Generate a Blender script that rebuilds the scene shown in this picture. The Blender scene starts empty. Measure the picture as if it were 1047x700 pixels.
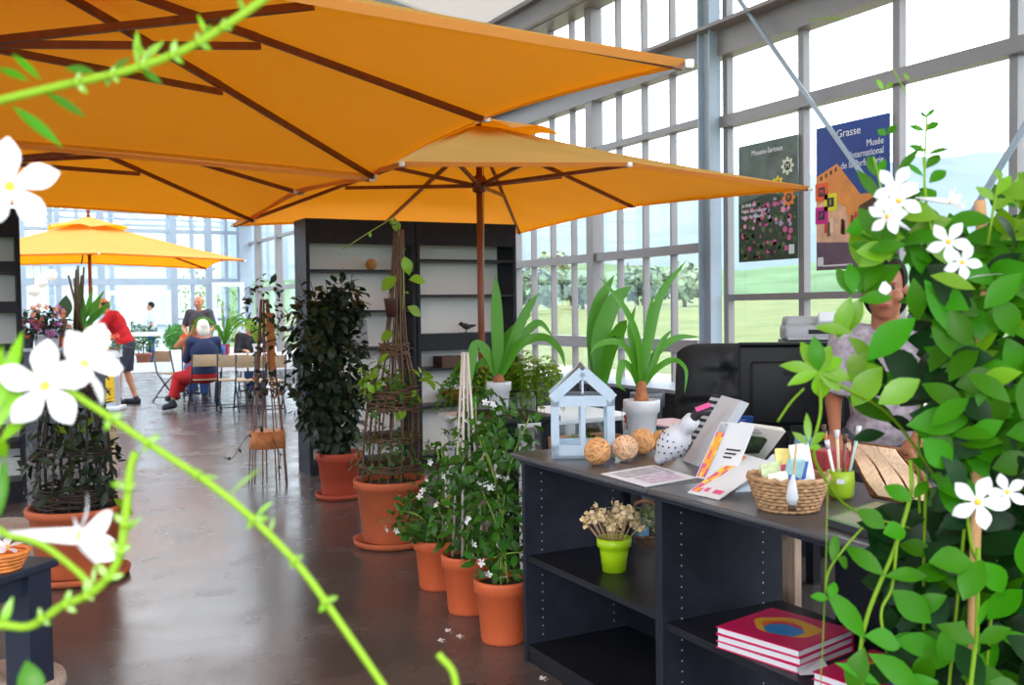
import bpy, bmesh, math, random
from mathutils import Vector, Matrix, Euler, Quaternion
PI = math.pi
sc = bpy.context.scene
COL = sc.collection
V = Vector
R = math.radians

# ------------------------------------------------------------------ camera
W, H, FPX, CAMZ = 1047, 700, 1020.0, 1.40
CAM_ROT = Matrix.Rotation(R(-27.83), 3, 'Z') @ Matrix.Rotation(R(90 - 1.95), 3, 'X') @ Matrix.Rotation(R(-0.75), 3, 'Z')
cam_data = bpy.data.cameras.new('camera')
cam = bpy.data.objects.new('camera', cam_data)
COL.objects.link(cam)
cam.matrix_world = Matrix.Translation((0, 0, CAMZ)) @ CAM_ROT.to_4x4()
cam_data.sensor_width = 36
cam_data.lens = 36 * FPX / W
cam_data.clip_start = 0.02
cam_data.clip_end = 2000
cam_data.dof.use_dof = True
cam_data.dof.focus_distance = 4.2
cam_data.dof.aperture_fstop = 6.5
sc.camera = cam

# ------------------------------------------------------------------ exposure, world, lights
sc.view_settings.view_transform = 'Standard'
sc.view_settings.look = 'None'
sc.view_settings.exposure = 0.0
sc.view_settings.gamma = 1.0
sc.view_settings.use_curve_mapping = False
sc.cycles.use_denoising = True
sc.cycles.max_bounces = 8
sc.cycles.diffuse_bounces = 4
sc.cycles.glossy_bounces = 4
sc.cycles.transmission_bounces = 6
sc.cycles.transparent_max_bounces = 24
sc.cycles.caustics_reflective = False
sc.cycles.caustics_refractive = False
sc.cycles.sample_clamp_indirect = 6.0

SKY_STRENGTH = 4.5
world = bpy.data.worlds.new('hazy_sky')
sc.world = world
world.use_nodes = True
wn, wl = world.node_tree.nodes, world.node_tree.links
wn.clear()
w_out = wn.new('ShaderNodeOutputWorld')
w_bg = wn.new('ShaderNodeBackground')
w_tc = wn.new('ShaderNodeTexCoord')
w_sep = wn.new('ShaderNodeSeparateXYZ')
w_ramp = wn.new('ShaderNodeValToRGB')
w_ramp.color_ramp.elements[0].position = 0.0
w_ramp.color_ramp.elements[0].color = (0.62, 0.80, 0.95, 1)
w_ramp.color_ramp.elements[1].position = 0.25
w_ramp.color_ramp.elements[1].color = (0.93, 0.97, 1.0, 1)
w_bg.inputs['Strength'].default_value = SKY_STRENGTH
wl.new(w_tc.outputs['Generated'], w_sep.inputs[0])
wl.new(w_sep.outputs['Z'], w_ramp.inputs[0])
wl.new(w_ramp.outputs[0], w_bg.inputs['Color'])
wl.new(w_bg.outputs[0], w_out.inputs['Surface'])

# the pop-up flash of the camera, a few centimetres above the lens
FLASH_W = 55.0
fl = bpy.data.lights.new('camera_flash', 'POINT')
fl.energy = FLASH_W
fl.shadow_soft_size = 0.006
fl.color = (1.0, 0.97, 0.93)
flo = bpy.data.objects.new('camera_flash', fl)
flo.location = V((0, 0, CAMZ)) + CAM_ROT @ V((-0.012, 0.068, 0.0))
COL.objects.link(flo)
# soft daylight sun through the thin cloud
SUN_W = 1.2
su = bpy.data.lights.new('sun', 'SUN')
su.energy = SUN_W
su.angle = R(12)
su.color = (1.0, 0.96, 0.9)
suo = bpy.data.objects.new('sun', su)
suo.rotation_euler = (R(32), R(18), 0)
COL.objects.link(suo)

# ------------------------------------------------------------------ helpers
def ray(px, py):
    return CAM_ROT @ V(((px - W / 2) / FPX, -(py - H / 2) / FPX, -1.0))
def at(px, py, x=None, y=None, z=None, d=None):
    """the place in the hall that the photograph shows at a pixel, on a plane x=, y=, z= or at a depth d"""
    r = ray(px, py)
    C0 = V((0, 0, CAMZ))
    if d is not None: return C0 + r * d
    if x is not None: return C0 + r * (x / r.x)
    if y is not None: return C0 + r * (y / r.y)
    return C0 + r * ((z - CAMZ) / r.z)

def srgb(r, g, b):
    def f(c):
        c /= 255.0
        return c / 12.92 if c <= 0.04045 else ((c + 0.055) / 1.055) ** 2.4
    return (f(r), f(g), f(b), 1.0)

MATS = {}
def mat(name, col, rough=0.6, metal=0.0, var=0.0, scale=12.0, bump=0.0, bscale=60.0, spec=0.5, trans=0.0, tcol=None, island=0.0, emit=0.0, coat=0.0, stretch=None):
    """procedural surface: colour with noise variation, optional bump, thin translucency and per-leaf variation"""
    if name in MATS: return MATS[name]
    m = bpy.data.materials.new(name)
    m.use_nodes = True
    n, l = m.node_tree.nodes, m.node_tree.links
    b = n['Principled BSDF']
    out = n['Material Output']
    if len(col) == 3: col = (*col, 1)
    b.inputs['Base Color'].default_value = col
    b.inputs['Roughness'].default_value = rough
    b.inputs['Metallic'].default_value = metal
    b.inputs['Specular IOR Level'].default_value = spec
    b.inputs['Coat Weight'].default_value = coat
    tc = n.new('ShaderNodeTexCoord')
    vec = tc.outputs['Object']
    if stretch:
        mp = n.new('ShaderNodeMapping')
        mp.inputs['Scale'].default_value = stretch
        l.new(vec, mp.inputs['Vector']); vec = mp.outputs[0]
    csock = None
    if var > 0 or island > 0:
        hs = n.new('ShaderNodeHueSaturation')
        hs.inputs['Color'].default_value = col
        last = None
        if var > 0:
            nz = n.new('ShaderNodeTexNoise')
            nz.inputs['Scale'].default_value = scale
            nz.inputs['Detail'].default_value = 5
            l.new(vec, nz.inputs['Vector'])
            mr = n.new('ShaderNodeMapRange')
            mr.inputs['From Min'].default_value = 0.3; mr.inputs['From Max'].default_value = 0.7
            mr.inputs['To Min'].default_value = 1 - var; mr.inputs['To Max'].default_value = 1 + var
            l.new(nz.outputs[0], mr.inputs[0]); last = mr.outputs[0]
        if island > 0:
            g = n.new('ShaderNodeNewGeometry')
            mr2 = n.new('ShaderNodeMapRange')
            mr2.inputs['To Min'].default_value = 1 - island; mr2.inputs['To Max'].default_value = 1 + island
            l.new(g.outputs['Random Per Island'], mr2.inputs[0])
            mr3 = n.new('ShaderNodeMapRange')
            mr3.inputs['To Min'].default_value = 0.5 - 0.03 * island; mr3.inputs['To Max'].default_value = 0.5 + 0.03 * island
            l.new(g.outputs['Random Per Island'], mr3.inputs[0]); l.new(mr3.outputs[0], hs.inputs['Hue'])
            if last is not None:
                mu = n.new('ShaderNodeMath'); mu.operation = 'MULTIPLY'
                l.new(last, mu.inputs[0]); l.new(mr2.outputs[0], mu.inputs[1]); last = mu.outputs[0]
            else: last = mr2.outputs[0]
        l.new(last, hs.inputs['Value'])
        csock = hs.outputs[0]
        l.new(csock, b.inputs['Base Color'])
    if bump > 0:
        nb = n.new('ShaderNodeTexNoise')
        nb.inputs['Scale'].default_value = bscale; nb.inputs['Detail'].default_value = 4
        l.new(vec, nb.inputs['Vector'])
        bp = n.new('ShaderNodeBump')
        bp.inputs['Strength'].default_value = bump; bp.inputs['Distance'].default_value = 0.01
        l.new(nb.outputs[0], bp.inputs['Height']); l.new(bp.outputs[0], b.inputs['Normal'])
    if emit > 0:
        b.inputs['Emission Color'].default_value = col
        b.inputs['Emission Strength'].default_value = emit
    if trans > 0:
        t = n.new('ShaderNodeBsdfTranslucent')
        if tcol is not None: t.inputs['Color'].default_value = tcol if len(tcol) == 4 else (*tcol, 1)
        elif csock is not None: l.new(csock, t.inputs['Color'])
        else: t.inputs['Color'].default_value = col
        mx = n.new('ShaderNodeMixShader'); mx.inputs[0].default_value = trans
        l.new(b.outputs[0], mx.inputs[1]); l.new(t.outputs[0], mx.inputs[2]); l.new(mx.outputs[0], out.inputs['Surface'])
    MATS[name] = m
    return m

def glass_mat(name, tint=(0.97, 0.99, 1.0, 1), refl=0.06, rough=0.0):
    if name in MATS: return MATS[name]
    m = bpy.data.materials.new(name); m.use_nodes = True
    n, l = m.node_tree.nodes, m.node_tree.links
    n.remove(n['Principled BSDF'])
    t = n.new('ShaderNodeBsdfTransparent'); t.inputs[0].default_value = tint
    g = n.new('ShaderNodeBsdfGlossy'); g.inputs['Roughness'].default_value = rough
    lw = n.new('ShaderNodeLayerWeight'); lw.inputs['Blend'].default_value = .5
    pw = n.new('ShaderNodeMath'); pw.operation = 'POWER'; pw.inputs[1].default_value = 4.0
    mr = n.new('ShaderNodeMapRange'); mr.inputs['To Min'].default_value = .02; mr.inputs['To Max'].default_value = .45
    mx = n.new('ShaderNodeMixShader')
    l.new(lw.outputs['Facing'], pw.inputs[0]); l.new(pw.outputs[0], mr.inputs[0])
    l.new(mr.outputs[0], mx.inputs[0]); l.new(t.outputs[0], mx.inputs[1]); l.new(g.outputs[0], mx.inputs[2])
    l.new(mx.outputs[0], n['Material Output'].inputs['Surface'])
    MATS[name] = m
    return m

class MB:
    """collects shapes into one mesh"""
    def __init__(s): s.v = []; s.f = []; s.mi = []; s.sm = []
    def add(s, vs, fs, mi=0, smooth=True):
        o = len(s.v)
        s.v += [V(p) for p in vs]
        for f in fs: s.f.append(tuple(i + o for i in f)); s.mi.append(mi); s.sm.append(smooth)
    def box(s, c, size, rot=None, mi=0, bev=0.0):
        c = V(c); hx, hy, hz = [k / 2 for k in size]
        M = rot if isinstance(rot, Matrix) else (Euler(rot).to_matrix() if rot else Matrix.Identity(3))
        if bev <= 0:
            vs = [V((x, y, z)) for z in (-hz, hz) for (x, y) in ((-hx, -hy), (hx, -hy), (hx, hy), (-hx, hy))]
            fs = [(3, 2, 1, 0), (4, 5, 6, 7), (0, 1, 5, 4), (1, 2, 6, 5), (2, 3, 7, 6), (3, 0, 4, 7)]
            s.add([c + M @ p for p in vs], fs, mi, False)
        else:
            b = min(bev, hx * .9, hy * .9, hz * .9)
            bm = bmesh.new(); bmesh.ops.create_cube(bm, size=2)
            for q in bm.verts: q.co = V((q.co.x * hx, q.co.y * hy, q.co.z * hz))
            bmesh.ops.bevel(bm, geom=bm.edges[:], offset=b, segments=2, affect='EDGES', profile=0.6)
            bm.verts.ensure_lookup_table(); bm.verts.index_update()
            s.add([c + M @ q.co for q in bm.verts], [[q.index for q in f.verts] for f in bm.faces], mi, True)
            bm.free()
    def bar(s, a, b, w, h, up=(0, 0, 1), mi=0):
        """square bar from a to b"""
        a, b = V(a), V(b); d = (b - a); L = d.length; d.normalize()
        up = V(up)
        if abs(d.dot(up)) > .98: up = V((0, 1, 0))
        x = d.cross(up).normalized(); z = x.cross(d).normalized()
        M = Matrix((x, d, z)).transposed()
        s.box((a + b) / 2, (w, L, h), M, mi)
    def tube(s, pts, r, n=8, mi=0, cap=True):
        pts = [V(p) for p in pts]
        rs = r if isinstance(r, (list, tuple)) else [r] * len(pts)
        prev = None; o = []; vs = []
        for i, p in enumerate(pts):
            t = (pts[min(i + 1, len(pts) - 1)] - pts[max(i - 1, 0)])
            if t.length < 1e-9: t = V((0, 0, 1))
            t.normalize()
            if prev is None:
                ref = V((0, 0, 1)) if abs(t.z) < .9 else V((1, 0, 0))
                x = t.cross(ref).normalized()
            else:
                x = (prev - t * prev.dot(t))
                if x.length < 1e-6: x = t.orthogonal()
                x.normalize()
            y = t.cross(x); prev = x
            for k in range(n):
                a = 2 * PI * k / n
                vs.append(p + (x * math.cos(a) + y * math.sin(a)) * rs[i])
        fs = [(i * n + k, i * n + (k + 1) % n, (i + 1) * n + (k + 1) % n, (i + 1) * n + k) for i in range(len(pts) - 1) for k in range(n)]
        if cap:
            fs.append(tuple(range(n - 1, -1, -1))); fs.append(tuple((len(pts) - 1) * n + k for k in range(n)))
        s.add(vs, fs, mi)
    def lathe(s, prof, c=(0, 0, 0), n=28, mi=0, M=None, sx=1.0, sy=1.0):
        c = V(c); vs = []
        for (r, z) in prof:
            for k in range(n):
                a = 2 * PI * k / n
                p = V((r * math.cos(a) * sx, r * math.sin(a) * sy, z))
                vs.append(c + (M @ p if M else p))
        m = len(prof)
        fs = [(i * n + k, i * n + (k + 1) % n, (i + 1) * n + (k + 1) % n, (i + 1) * n + k) for i in range(m - 1) for k in range(n)]
        if prof[0][0] > 1e-6: fs.append(tuple(range(n - 1, -1, -1)))
        if prof[-1][0] > 1e-6: fs.append(tuple((m - 1) * n + k for k in range(n)))
        s.add(vs, fs, mi)
    def ball(s, c, r, n=14, mi=0, sc3=(1, 1, 1), M=None):
        prof = [(math.sin(PI * i / n), -math.cos(PI * i / n)) for i in range(n + 1)]
        c = V(c); vs = []; k2 = n * 2
        for (q, z) in prof:
            for k in range(k2):
                a = 2 * PI * k / k2
                p = V((q * math.cos(a) * r * sc3[0], q * math.sin(a) * r * sc3[1], z * r * sc3[2]))
                vs.append(c + (M @ p if M else p))
        s.add(vs, [(i * k2 + k, i * k2 + (k + 1) % k2, (i + 1) * k2 + (k + 1) % k2, (i + 1) * k2 + k) for i in range(n) for k in range(k2)], mi)
    def prism(s, poly, z0, z1, M=None, c=(0, 0, 0), mi=0):
        """extruded outline (xy polygon) between z0 and z1"""
        c = V(c); n = len(poly)
        vs = [V((x, y, z)) for z in (z0, z1) for (x, y) in poly]
        vs = [c + (M @ p if M else p) for p in vs]
        fs = [tuple(range(n - 1, -1, -1)), tuple(range(n, 2 * n))] + [(k, (k + 1) % n, n + (k + 1) % n, n + k) for k in range(n)]
        s.add(vs, fs, mi, False)
    def leaf(s, base, d, nrm, L, Wd, curl=0.25, fold=0.18, prof=None, seg=6, mi=0):
        """one leaf blade: midrib from base along d, bending away from nrm by curl"""
        base, d, nrm = V(base), V(d).normalized(), V(nrm)
        x = d.cross(nrm)
        if x.length < 1e-4: x = d.orthogonal()
        x.normalize(); nn = x.cross(d).normalized()
        prof = prof or OVAL
        vs = []; p = base.copy(); dd = d.copy()
        m = len(prof) - 1
        for i in range(m + 1):
            w = prof[i] * Wd / 2
            up = x.cross(dd).normalized()
            vs += [p - x * w + up * w * fold, p.copy(), p + x * w + up * w * fold]
            ang = -curl / m * (1 + i / m)
            dd = (Quaternion(x, ang) @ dd).normalized()
            p = p + dd * (L / m)
        fs = []
        for i in range(m):
            a = i * 3
            fs += [(a, a + 1, a + 4, a + 3), (a + 1, a + 2, a + 5, a + 4)]
        s.add(vs, fs, mi)
    def build(s, name, mats, parent=None, loc=None, shade=True):
        me = bpy.data.meshes.new(name)
        me.from_pydata([tuple(p) for p in s.v], [], s.f)
        for m in (mats if isinstance(mats, (list, tuple)) else [mats]): me.materials.append(m)
        me.polygons.foreach_set('material_index', s.mi)
        me.polygons.foreach_set('use_smooth', [bool(k) and shade for k in s.sm])
        me.update()
        o = bpy.data.objects.new(name, me)
        COL.objects.link(o)
        if parent is not None: o.parent = parent
        if loc is not None: o.location = loc
        return o
OVAL = [0.04, .52, .88, 1.0, .86, .5, .02]
LANCE = [0.08, .55, .9, 1.0, .85, .6, .3, .02]
STRAP = [0.55, .75, .9, 1.0, 1.0, .98, .92, .82, .62, .35, .03]
PETAL = [0.3, .5, .78, 1.0, .95, .6, .05]

def tag(o, label=None, cat=None, group=None, kind=None):
    if label: o['label'] = label
    if cat: o['category'] = cat
    if group: o['group'] = group
    if kind: o['kind'] = kind
    return o
def thing(name, label, cat, loc=(0, 0, 0), rz=0.0, group=None):
    o = bpy.data.objects.new(name, None)
    o.empty_display_size = 0.1
    COL.objects.link(o)
    o.location = loc; o.rotation_euler = (0, 0, rz)
    return tag(o, label, cat, group)
def struct(o): o['kind'] = 'structure'; return o
def copy_tree(o, parent=None):
    c = o.copy(); COL.objects.link(c)
    if parent is not None: c.parent = parent
    for ch in list(o.children): copy_tree(ch, c)
    return c
def text(name, body, size, M, m, parent=None, ext=0.0004, align='LEFT', sx=1.0):
    cu = bpy.data.curves.new(name, 'FONT')
    cu.body = body; cu.size = size; cu.extrude = ext; cu.align_x = align
    cu.materials.append(m)
    tmp = bpy.data.objects.new(name, cu); COL.objects.link(tmp)
    me = bpy.data.meshes.new_from_object(tmp.evaluated_get(bpy.context.evaluated_depsgraph_get()))
    bpy.data.objects.remove(tmp); bpy.data.curves.remove(cu)
    o = bpy.data.objects.new(name, me); COL.objects.link(o)
    if parent is not None: o.parent = parent
    o.matrix_local = M @ Matrix.Diagonal((sx, 1, 1, 1))
    return o
def frame_of(o, x, y, z=None):
    """4x4 from origin and axes"""
    x = V(x).normalized(); y = V(y); y = (y - x * y.dot(x)).normalized(); z = x.cross(y)
    return Matrix.Translation(o) @ Matrix((x, y, z)).transposed().to_4x4()
def bez(pts, n=8):
    """smooth curve through points (Catmull-Rom)"""
    pts = [V(p) for p in pts]
    if len(pts) < 3: return [pts[0].lerp(pts[-1], i / n) for i in range(n + 1)]
    P_ = [pts[0] * 2 - pts[1]] + pts + [pts[-1] * 2 - pts[-2]]
    out = []
    for i in range(1, len(P_) - 2):
        a, b, c, d = P_[i - 1:i + 3]
        for k in range(n):
            t = k / n
            out.append(0.5 * ((2 * b) + (c - a) * t + (2 * a - 5 * b + 4 * c - d) * t * t + (3 * b - a - 3 * c + d) * t ** 3))
    out.append(pts[-1]); return out
def rdir(rng):
    while True:
        p = V((rng.uniform(-1, 1), rng.uniform(-1, 1), rng.uniform(-1, 1)))
        if .05 < p.length < 1: return p.normalized()

# ------------------------------------------------------------------ materials used in many places
steel = mat('painted_steel', srgb(158, 172, 188), 0.45, 0.0, var=.06, scale=3)
steel_d = mat('dark_painted_steel', srgb(84, 92, 106), 0.45, 0.0, var=.06, scale=3)
alu = mat('brown_aluminium', srgb(132, 127, 129), 0.4, 0.1)
white_pvc = mat('white_frame_paint', srgb(225, 230, 235), 0.4)
black_wood = mat('black_stained_board', srgb(38, 40, 50), 0.5, var=.25, scale=9, spec=.14, stretch=(1, 6, 1))
black_flat = mat('black_laminate', srgb(26, 27, 34), 0.4, var=.2, scale=7, spec=.22)
wood_red = mat('teak_wood', srgb(120, 58, 22), 0.45, var=.25, scale=18, stretch=(1, 1, .12))
terra = mat('terracotta', srgb(182, 90, 52), 0.75, var=.14, scale=7, bump=.12, bscale=40)
terra_r = mat('red_terracotta', srgb(166, 66, 40), 0.7, var=.12, scale=7, bump=.1, bscale=40)
soil = mat('potting_soil', srgb(52, 40, 32), .95, var=.4, scale=60, bump=.8, bscale=90)
wicker = mat('willow_twig', srgb(84, 58, 40), .7, var=.3, scale=40)
cane = mat('pale_cane', srgb(196, 160, 118), .65, var=.25, scale=50)
white_ceramic = mat('white_glazed_pot', srgb(200, 200, 206), .35, var=.03)
paper = mat('white_paper', srgb(216, 216, 222), .6)
pane = glass_mat('window_glass')
# ------------------------------------------------------------------ the hall
WX = 5.8          # plane of the glazed right wall
BY = 25.0         # plane of the glazed back wall
fm = mat('polished_concrete', srgb(84, 76, 75), .22, var=.28, scale=1.3, spec=.6)
n_, l_ = fm.node_tree.nodes, fm.node_tree.links
b_ = n_['Principled BSDF']
nz = n_.new('ShaderNodeTexNoise'); nz.inputs['Scale'].default_value = 2.2; nz.inputs['Detail'].default_value = 8
mr = n_.new('ShaderNodeMapRange'); mr.inputs['From Min'].default_value = .3; mr.inputs['From Max'].default_value = .75
mr.inputs['To Min'].default_value = .16; mr.inputs['To Max'].default_value = .34
tcn = n_.new('ShaderNodeTexCoord'); l_.new(tcn.outputs['Object'], nz.inputs['Vector'])
l_.new(nz.outputs[0], mr.inputs[0]); l_.new(mr.outputs[0], b_.inputs['Roughness'])
mb = MB(); mb.box((-1.0, 18, -.05), (14.0, 46, .1)); struct(mb.build('floor', fm))

# glazed right wall: window bays between Y positions, rails at heights
def bay(idx, y0, y1, muls, rails, z0, z1, mw=.05, parent=None):
    """one window bay: frame of mullions and rails with its panes; rails = (z, height, depth)"""
    f = MB()
    for y in muls: f.box((WX, y, (z0 + z1) / 2), (.07, mw, z1 - z0))
    for (z, h, dp) in rails: f.box((WX - dp / 2 + .035, (y0 + y1) / 2, z), (dp, y1 - y0, h))
    fo = f.build('window_%d' % idx, alu); struct(fo)
    g = MB()
    ys = sorted(muls); zs = sorted([z0] + [r[0] for r in rails] + [z1])
    g.box((WX, (y0 + y1) / 2, (z0 + z1) / 2), (.008, y1 - y0 - .04, z1 - z0 - .02))
    g.build('pane', pane, fo)
    return fo
# left part: narrow panes
NR = [(1.03, .12, .12), (1.93, .085, .1), (3.06, .06, .1)]
wi = 1
edges = [7.22, 9.02, 10.85, 12.7, 14.55, 16.4, 18.25, 20.1, 21.95, 23.8, 25.0]
for y0, y1 in zip(edges[:-1], edges[1:]):
    k = max(1, round((y1 - y0) / .455)) if y0 < 12.5 else 1; st = (y1 - y0) / k
    bay(wi, y0, y1, [y0 + st * i for i in range(1, k)], NR, .42, 4.62, .026); wi += 1
# right part: broad panes
BR = [(1.47, .055, .08), (3.0, .10, .12)]
for i, (y0, y1) in enumerate(((5.05, 6.9), (3.2, 5.05), (1.35, 3.2), (-.5, 1.35))):
    bay(wi, y0, y1, [y1 - .02, (y0 + y1) / 2 - .01], BR, .42, 4.62, .06); wi += 1
# posts of the wall
for y in edges[1:-1]:
    mb = MB(); mb.box((WX - .02, y, 2.3), (.14, .13, 4.6)); struct(mb.build('wall_post', alu))
def hcol(x, y, z1, w=.2, dp=.2):
    m = MB()
    m.box((x, y - dp / 2, z1 / 2), (w, .016, z1)); m.box((x, y + dp / 2, z1 / 2), (w, .016, z1)); m.box((x, y, z1 / 2), (.014, dp, z1))
    return struct(m.build('steel_column', steel))
hcol(WX - .13, 6.98, 4.7, .12, .15); hcol(WX - .14, BY - .3, 4.7, .3, .3); hcol(WX - .14, .9, 4.7, .17, .19)
# low base wall, gutter beams and eaves along the wall
mb = MB(); mb.box((WX, 12.2, .21), (.16, 25.6, .42)); struct(mb.build('wall_right', mat('grey_plinth', srgb(120, 122, 126), .8)))
mb = MB(); mb.box((WX - .02, 12.2, 3.68), (.16, 25.6, .22)); mb.box((WX - .1, 12.2, 3.80), (.3, 25.6, .03)); struct(mb.build('wall_beam', alu))
mb = MB(); mb.box((WX - .1, 12.2, 4.72), (.28, 25.6, .34)); mb.box((WX - .27, 12.2, 4.6), (.1, 25.6, .08)); mb.box((WX - .27, 12.2, 4.84), (.1, 25.6, .05)); struct(mb.build('eaves_beam', alu))
# diagonal bracing rods
mb = MB(); mb.tube([at(752, -6, x=WX - .22), at(905, 212, x=WX - .2), at(1010, 372, x=WX - .18)], .019, 10); struct(mb.build('brace_rod', steel))
mb = MB(); mb.tube([at(1090, 60, x=WX - .3), at(1018, 178, x=WX - .26), at(930, 325, x=WX - .2)], .022, 10); struct(mb.build('brace_rod', steel))

# roof: translucent sheets on purlins, ridge far to the left
def sheet(name, tr, col=(.9, .93, .95, 1)):
    m = bpy.data.materials.new(name); m.use_nodes = True
    n, l = m.node_tree.nodes, m.node_tree.links
    n.remove(n['Principled BSDF'])
    t = n.new('ShaderNodeBsdfTransparent'); t.inputs[0].default_value = (.95, .97, 1, 1)
    d = n.new('ShaderNodeBsdfDiffuse'); d.inputs[0].default_value = col
    q = n.new('ShaderNodeBsdfTranslucent'); q.inputs[0].default_value = col
    a = n.new('ShaderNodeMixShader'); a.inputs[0].default_value = .5
    l.new(d.outputs[0], a.inputs[1]); l.new(q.outputs[0], a.inputs[2])
    c = n.new('ShaderNodeMixShader'); c.inputs[0].default_value = tr
    l.new(a.outputs[0], c.inputs[1]); l.new(t.outputs[0], c.inputs[2]); l.new(c.outputs[0], n['Material Output'].inputs['Surface'])
    return m
roofm = sheet('roof_sheet', .7)
for ya, yb, rm in ((-2.5, 11.6, sheet('tan_roof_board', .04, (.26, .23, .2, 1))), (11.6, BY, sheet('clear_roof_sheet', .65))):
    mb = MB()
    mb.add([(WX, ya, 4.9), (WX, yb, 4.9), (-.6, yb, 6.3), (-.6, ya, 6.3)], [(0, 1, 2, 3)], 0, False)
    mb.add([(-.6, ya, 6.3), (-.6, yb, 6.3), (-7.2, yb, 4.9), (-7.2, ya, 4.9)], [(0, 1, 2, 3)], 0, False)
    struct(mb.build('roof', rm))
for j in range(10):
    y = 1.2 + 2.6 * j
    mb = MB()
    mb.bar((WX, y, 4.86), (-.6, y, 6.24), .07, .16); mb.bar((-.6, y, 6.24), (-7.2, y, 4.86), .07, .16)
    mb.bar((WX, y, 4.7), (-7.2, y, 4.7), .05, .08)
    for k in range(1, 6):
        x = WX - 13.0 * k / 6; zt = 4.86 + (1.38 * (1 - abs(x + .6) / 6.5))
        mb.bar((x, y, 4.7), (x, y, zt), .04, .04)
    struct(mb.build('roof_truss', steel))
# left side of the hall: pale sheet wall
mb = MB(); mb.box((-7.2, 12, 2.4), (.1, 27, 4.8)); struct(mb.build('wall_left', sheet('pale_wall_sheet', .75)))

# glazed back wall with its white doors
def bx(px): return at(px, 300, y=BY).x
def bz(px, py): return at(px, py, y=BY).z
fr = MB()
for px, w in ((24, .12), (60, .12), (80, .08), (104, .16), (178, .16), (197, .08), (214, .16), (232, .07)):
    fr.box((bx(px), BY, 2.4), (w, .12, 4.8))
for x in (-6, -4.5, -3, -1.6): fr.box((x, BY, 2.4), (.1, .12, 4.8))
fr.box((-.7, BY, bz(140, 288)), (13, .14, .16)); fr.box((-.7, BY, 3.35), (13, .1, .08)); fr.box((-.7, BY, 4.75), (13, .2, .25))
fr.box((bx(192), BY, bz(192, 326)), (.5, .08, .06)); fr.box((bx(232), BY, bz(232, 326)), (.9, .08, .06)); fr.box((-1.5, BY, 1.1), (7.6, .08, .07))
struct(fr.build('wall_back', steel))
g = MB(); g.box((-.7, BY + .01, 2.4), (13, .008, 4.7)); wb = g.build('window_30', glass_mat('back_glass', (.93, .96, .98, 1))); struct(wb)
def leaf_door(name, x0, x1, z1, y, ang=0.0, m=white_pvc):
    Wd = x1 - x0
    r_ = bpy.data.objects.new(name, None); COL.objects.link(r_); struct(r_); r_.location = (x0, y, 0); r_.rotation_euler = (0, 0, ang)
    f = MB()
    s_ = .11
    f.box((s_ / 2, 0, z1 / 2), (s_, .06, z1)); f.box((Wd - s_ / 2, 0, z1 / 2), (s_, .06, z1))
    f.box((Wd / 2, 0, z1 - s_ / 2), (Wd - 2 * s_, .06, s_)); f.box((Wd / 2, 0, .12), (Wd - 2 * s_, .06, .22)); f.box((Wd / 2, 0, z1 * .47), (Wd - 2 * s_, .06, .10))
    f.build('door_frame', m, r_)
    p = MB(); p.box((Wd / 2, 0, z1 / 2), (Wd - .1, .01, z1 - .1)); p.build('pane', pane, r_)
    h = MB(); h.tube([(Wd - .06, -.07, .98), (Wd - .06, -.07, 1.14)], .012, 8); h.tube([(Wd - .06, -.07, 1.0), (Wd - .06, 0, 1.0)], .008, 6); h.tube([(Wd - .06, -.07, 1.12), (Wd - .06, 0, 1.12)], .008, 6); h.build('door_handle', steel_d, r_)
    return r_
dz = bz(140, 297)
leaf_door('door_1', bx(107), bx(127), dz, BY - .1); leaf_door('door_2', bx(127), bx(174), dz, BY - .1)
leaf_door('door_3', bx(214), bx(246), bz(230, 289), BY - .35, R(-18))

# second greenhouse beyond the doors
mb = MB()
for i in range(8): mb.box((-5 + 1.7 * i, 33, 2.6), (.14, .14, 5.2))
for z in (1.0, 2.9, 5.0): mb.box((0, 33, z), (13, .1, .1))
struct(mb.build('wall_far', steel))
mb = MB(); mb.box((0, 33.1, 2.6), (14, .02, 5.2)); struct(mb.build('window_31', sheet('far_wall_sheet', .55)))
mb = MB(); mb.add([(7, BY + .2, 4.9), (7, 33, 4.9), (-7, 33, 6), (-7, BY + .2, 6)], [(0, 1, 2, 3)], 0, False); struct(mb.build('roof_far', roofm))
for j in range(4):
    mb = MB(); y = 26.5 + 2 * j
    mb.bar((7, y, 4.5), (-7, y, 5.6), .08, .14); mb.bar((7, y, 4.1), (-7, y, 4.1), .06, .06)
    for k in range(7): mb.bar((6 - 2 * k, y, 4.1), (5 - 2 * k, y, 4.6 + .08 * k), .04, .04)
    struct(mb.build('roof_truss', steel))

# ------------------------------------------------------------------ outside: pavement, field, hills
def ground_mat(name, c1, c2, scale):
    m = mat(name, c1, .95)
    n, l = m.node_tree.nodes, m.node_tree.links
    nz = n.new('ShaderNodeTexNoise'); nz.inputs['Scale'].default_value = scale; nz.inputs['Detail'].default_value = 8
    tc = n.new('ShaderNodeTexCoord'); l.new(tc.outputs['Object'], nz.inputs['Vector'])
    rp = n.new('ShaderNodeValToRGB'); rp.color_ramp.elements[0].position = .35; rp.color_ramp.elements[1].position = .65
    rp.color_ramp.elements[0].color = c1; rp.color_ramp.elements[1].color = c2
    l.new(nz.outputs[0], rp.inputs[0]); l.new(rp.outputs[0], n['Principled BSDF'].inputs['Base Color'])
    return m
mb = MB(); mb.box((9.4, 12, -.1), (7, 60, .1)); struct(mb.build('pavement', ground_mat('pale_gravel', srgb(160, 152, 140), srgb(146, 138, 124), 3)))
rng = random.Random(3)
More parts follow.
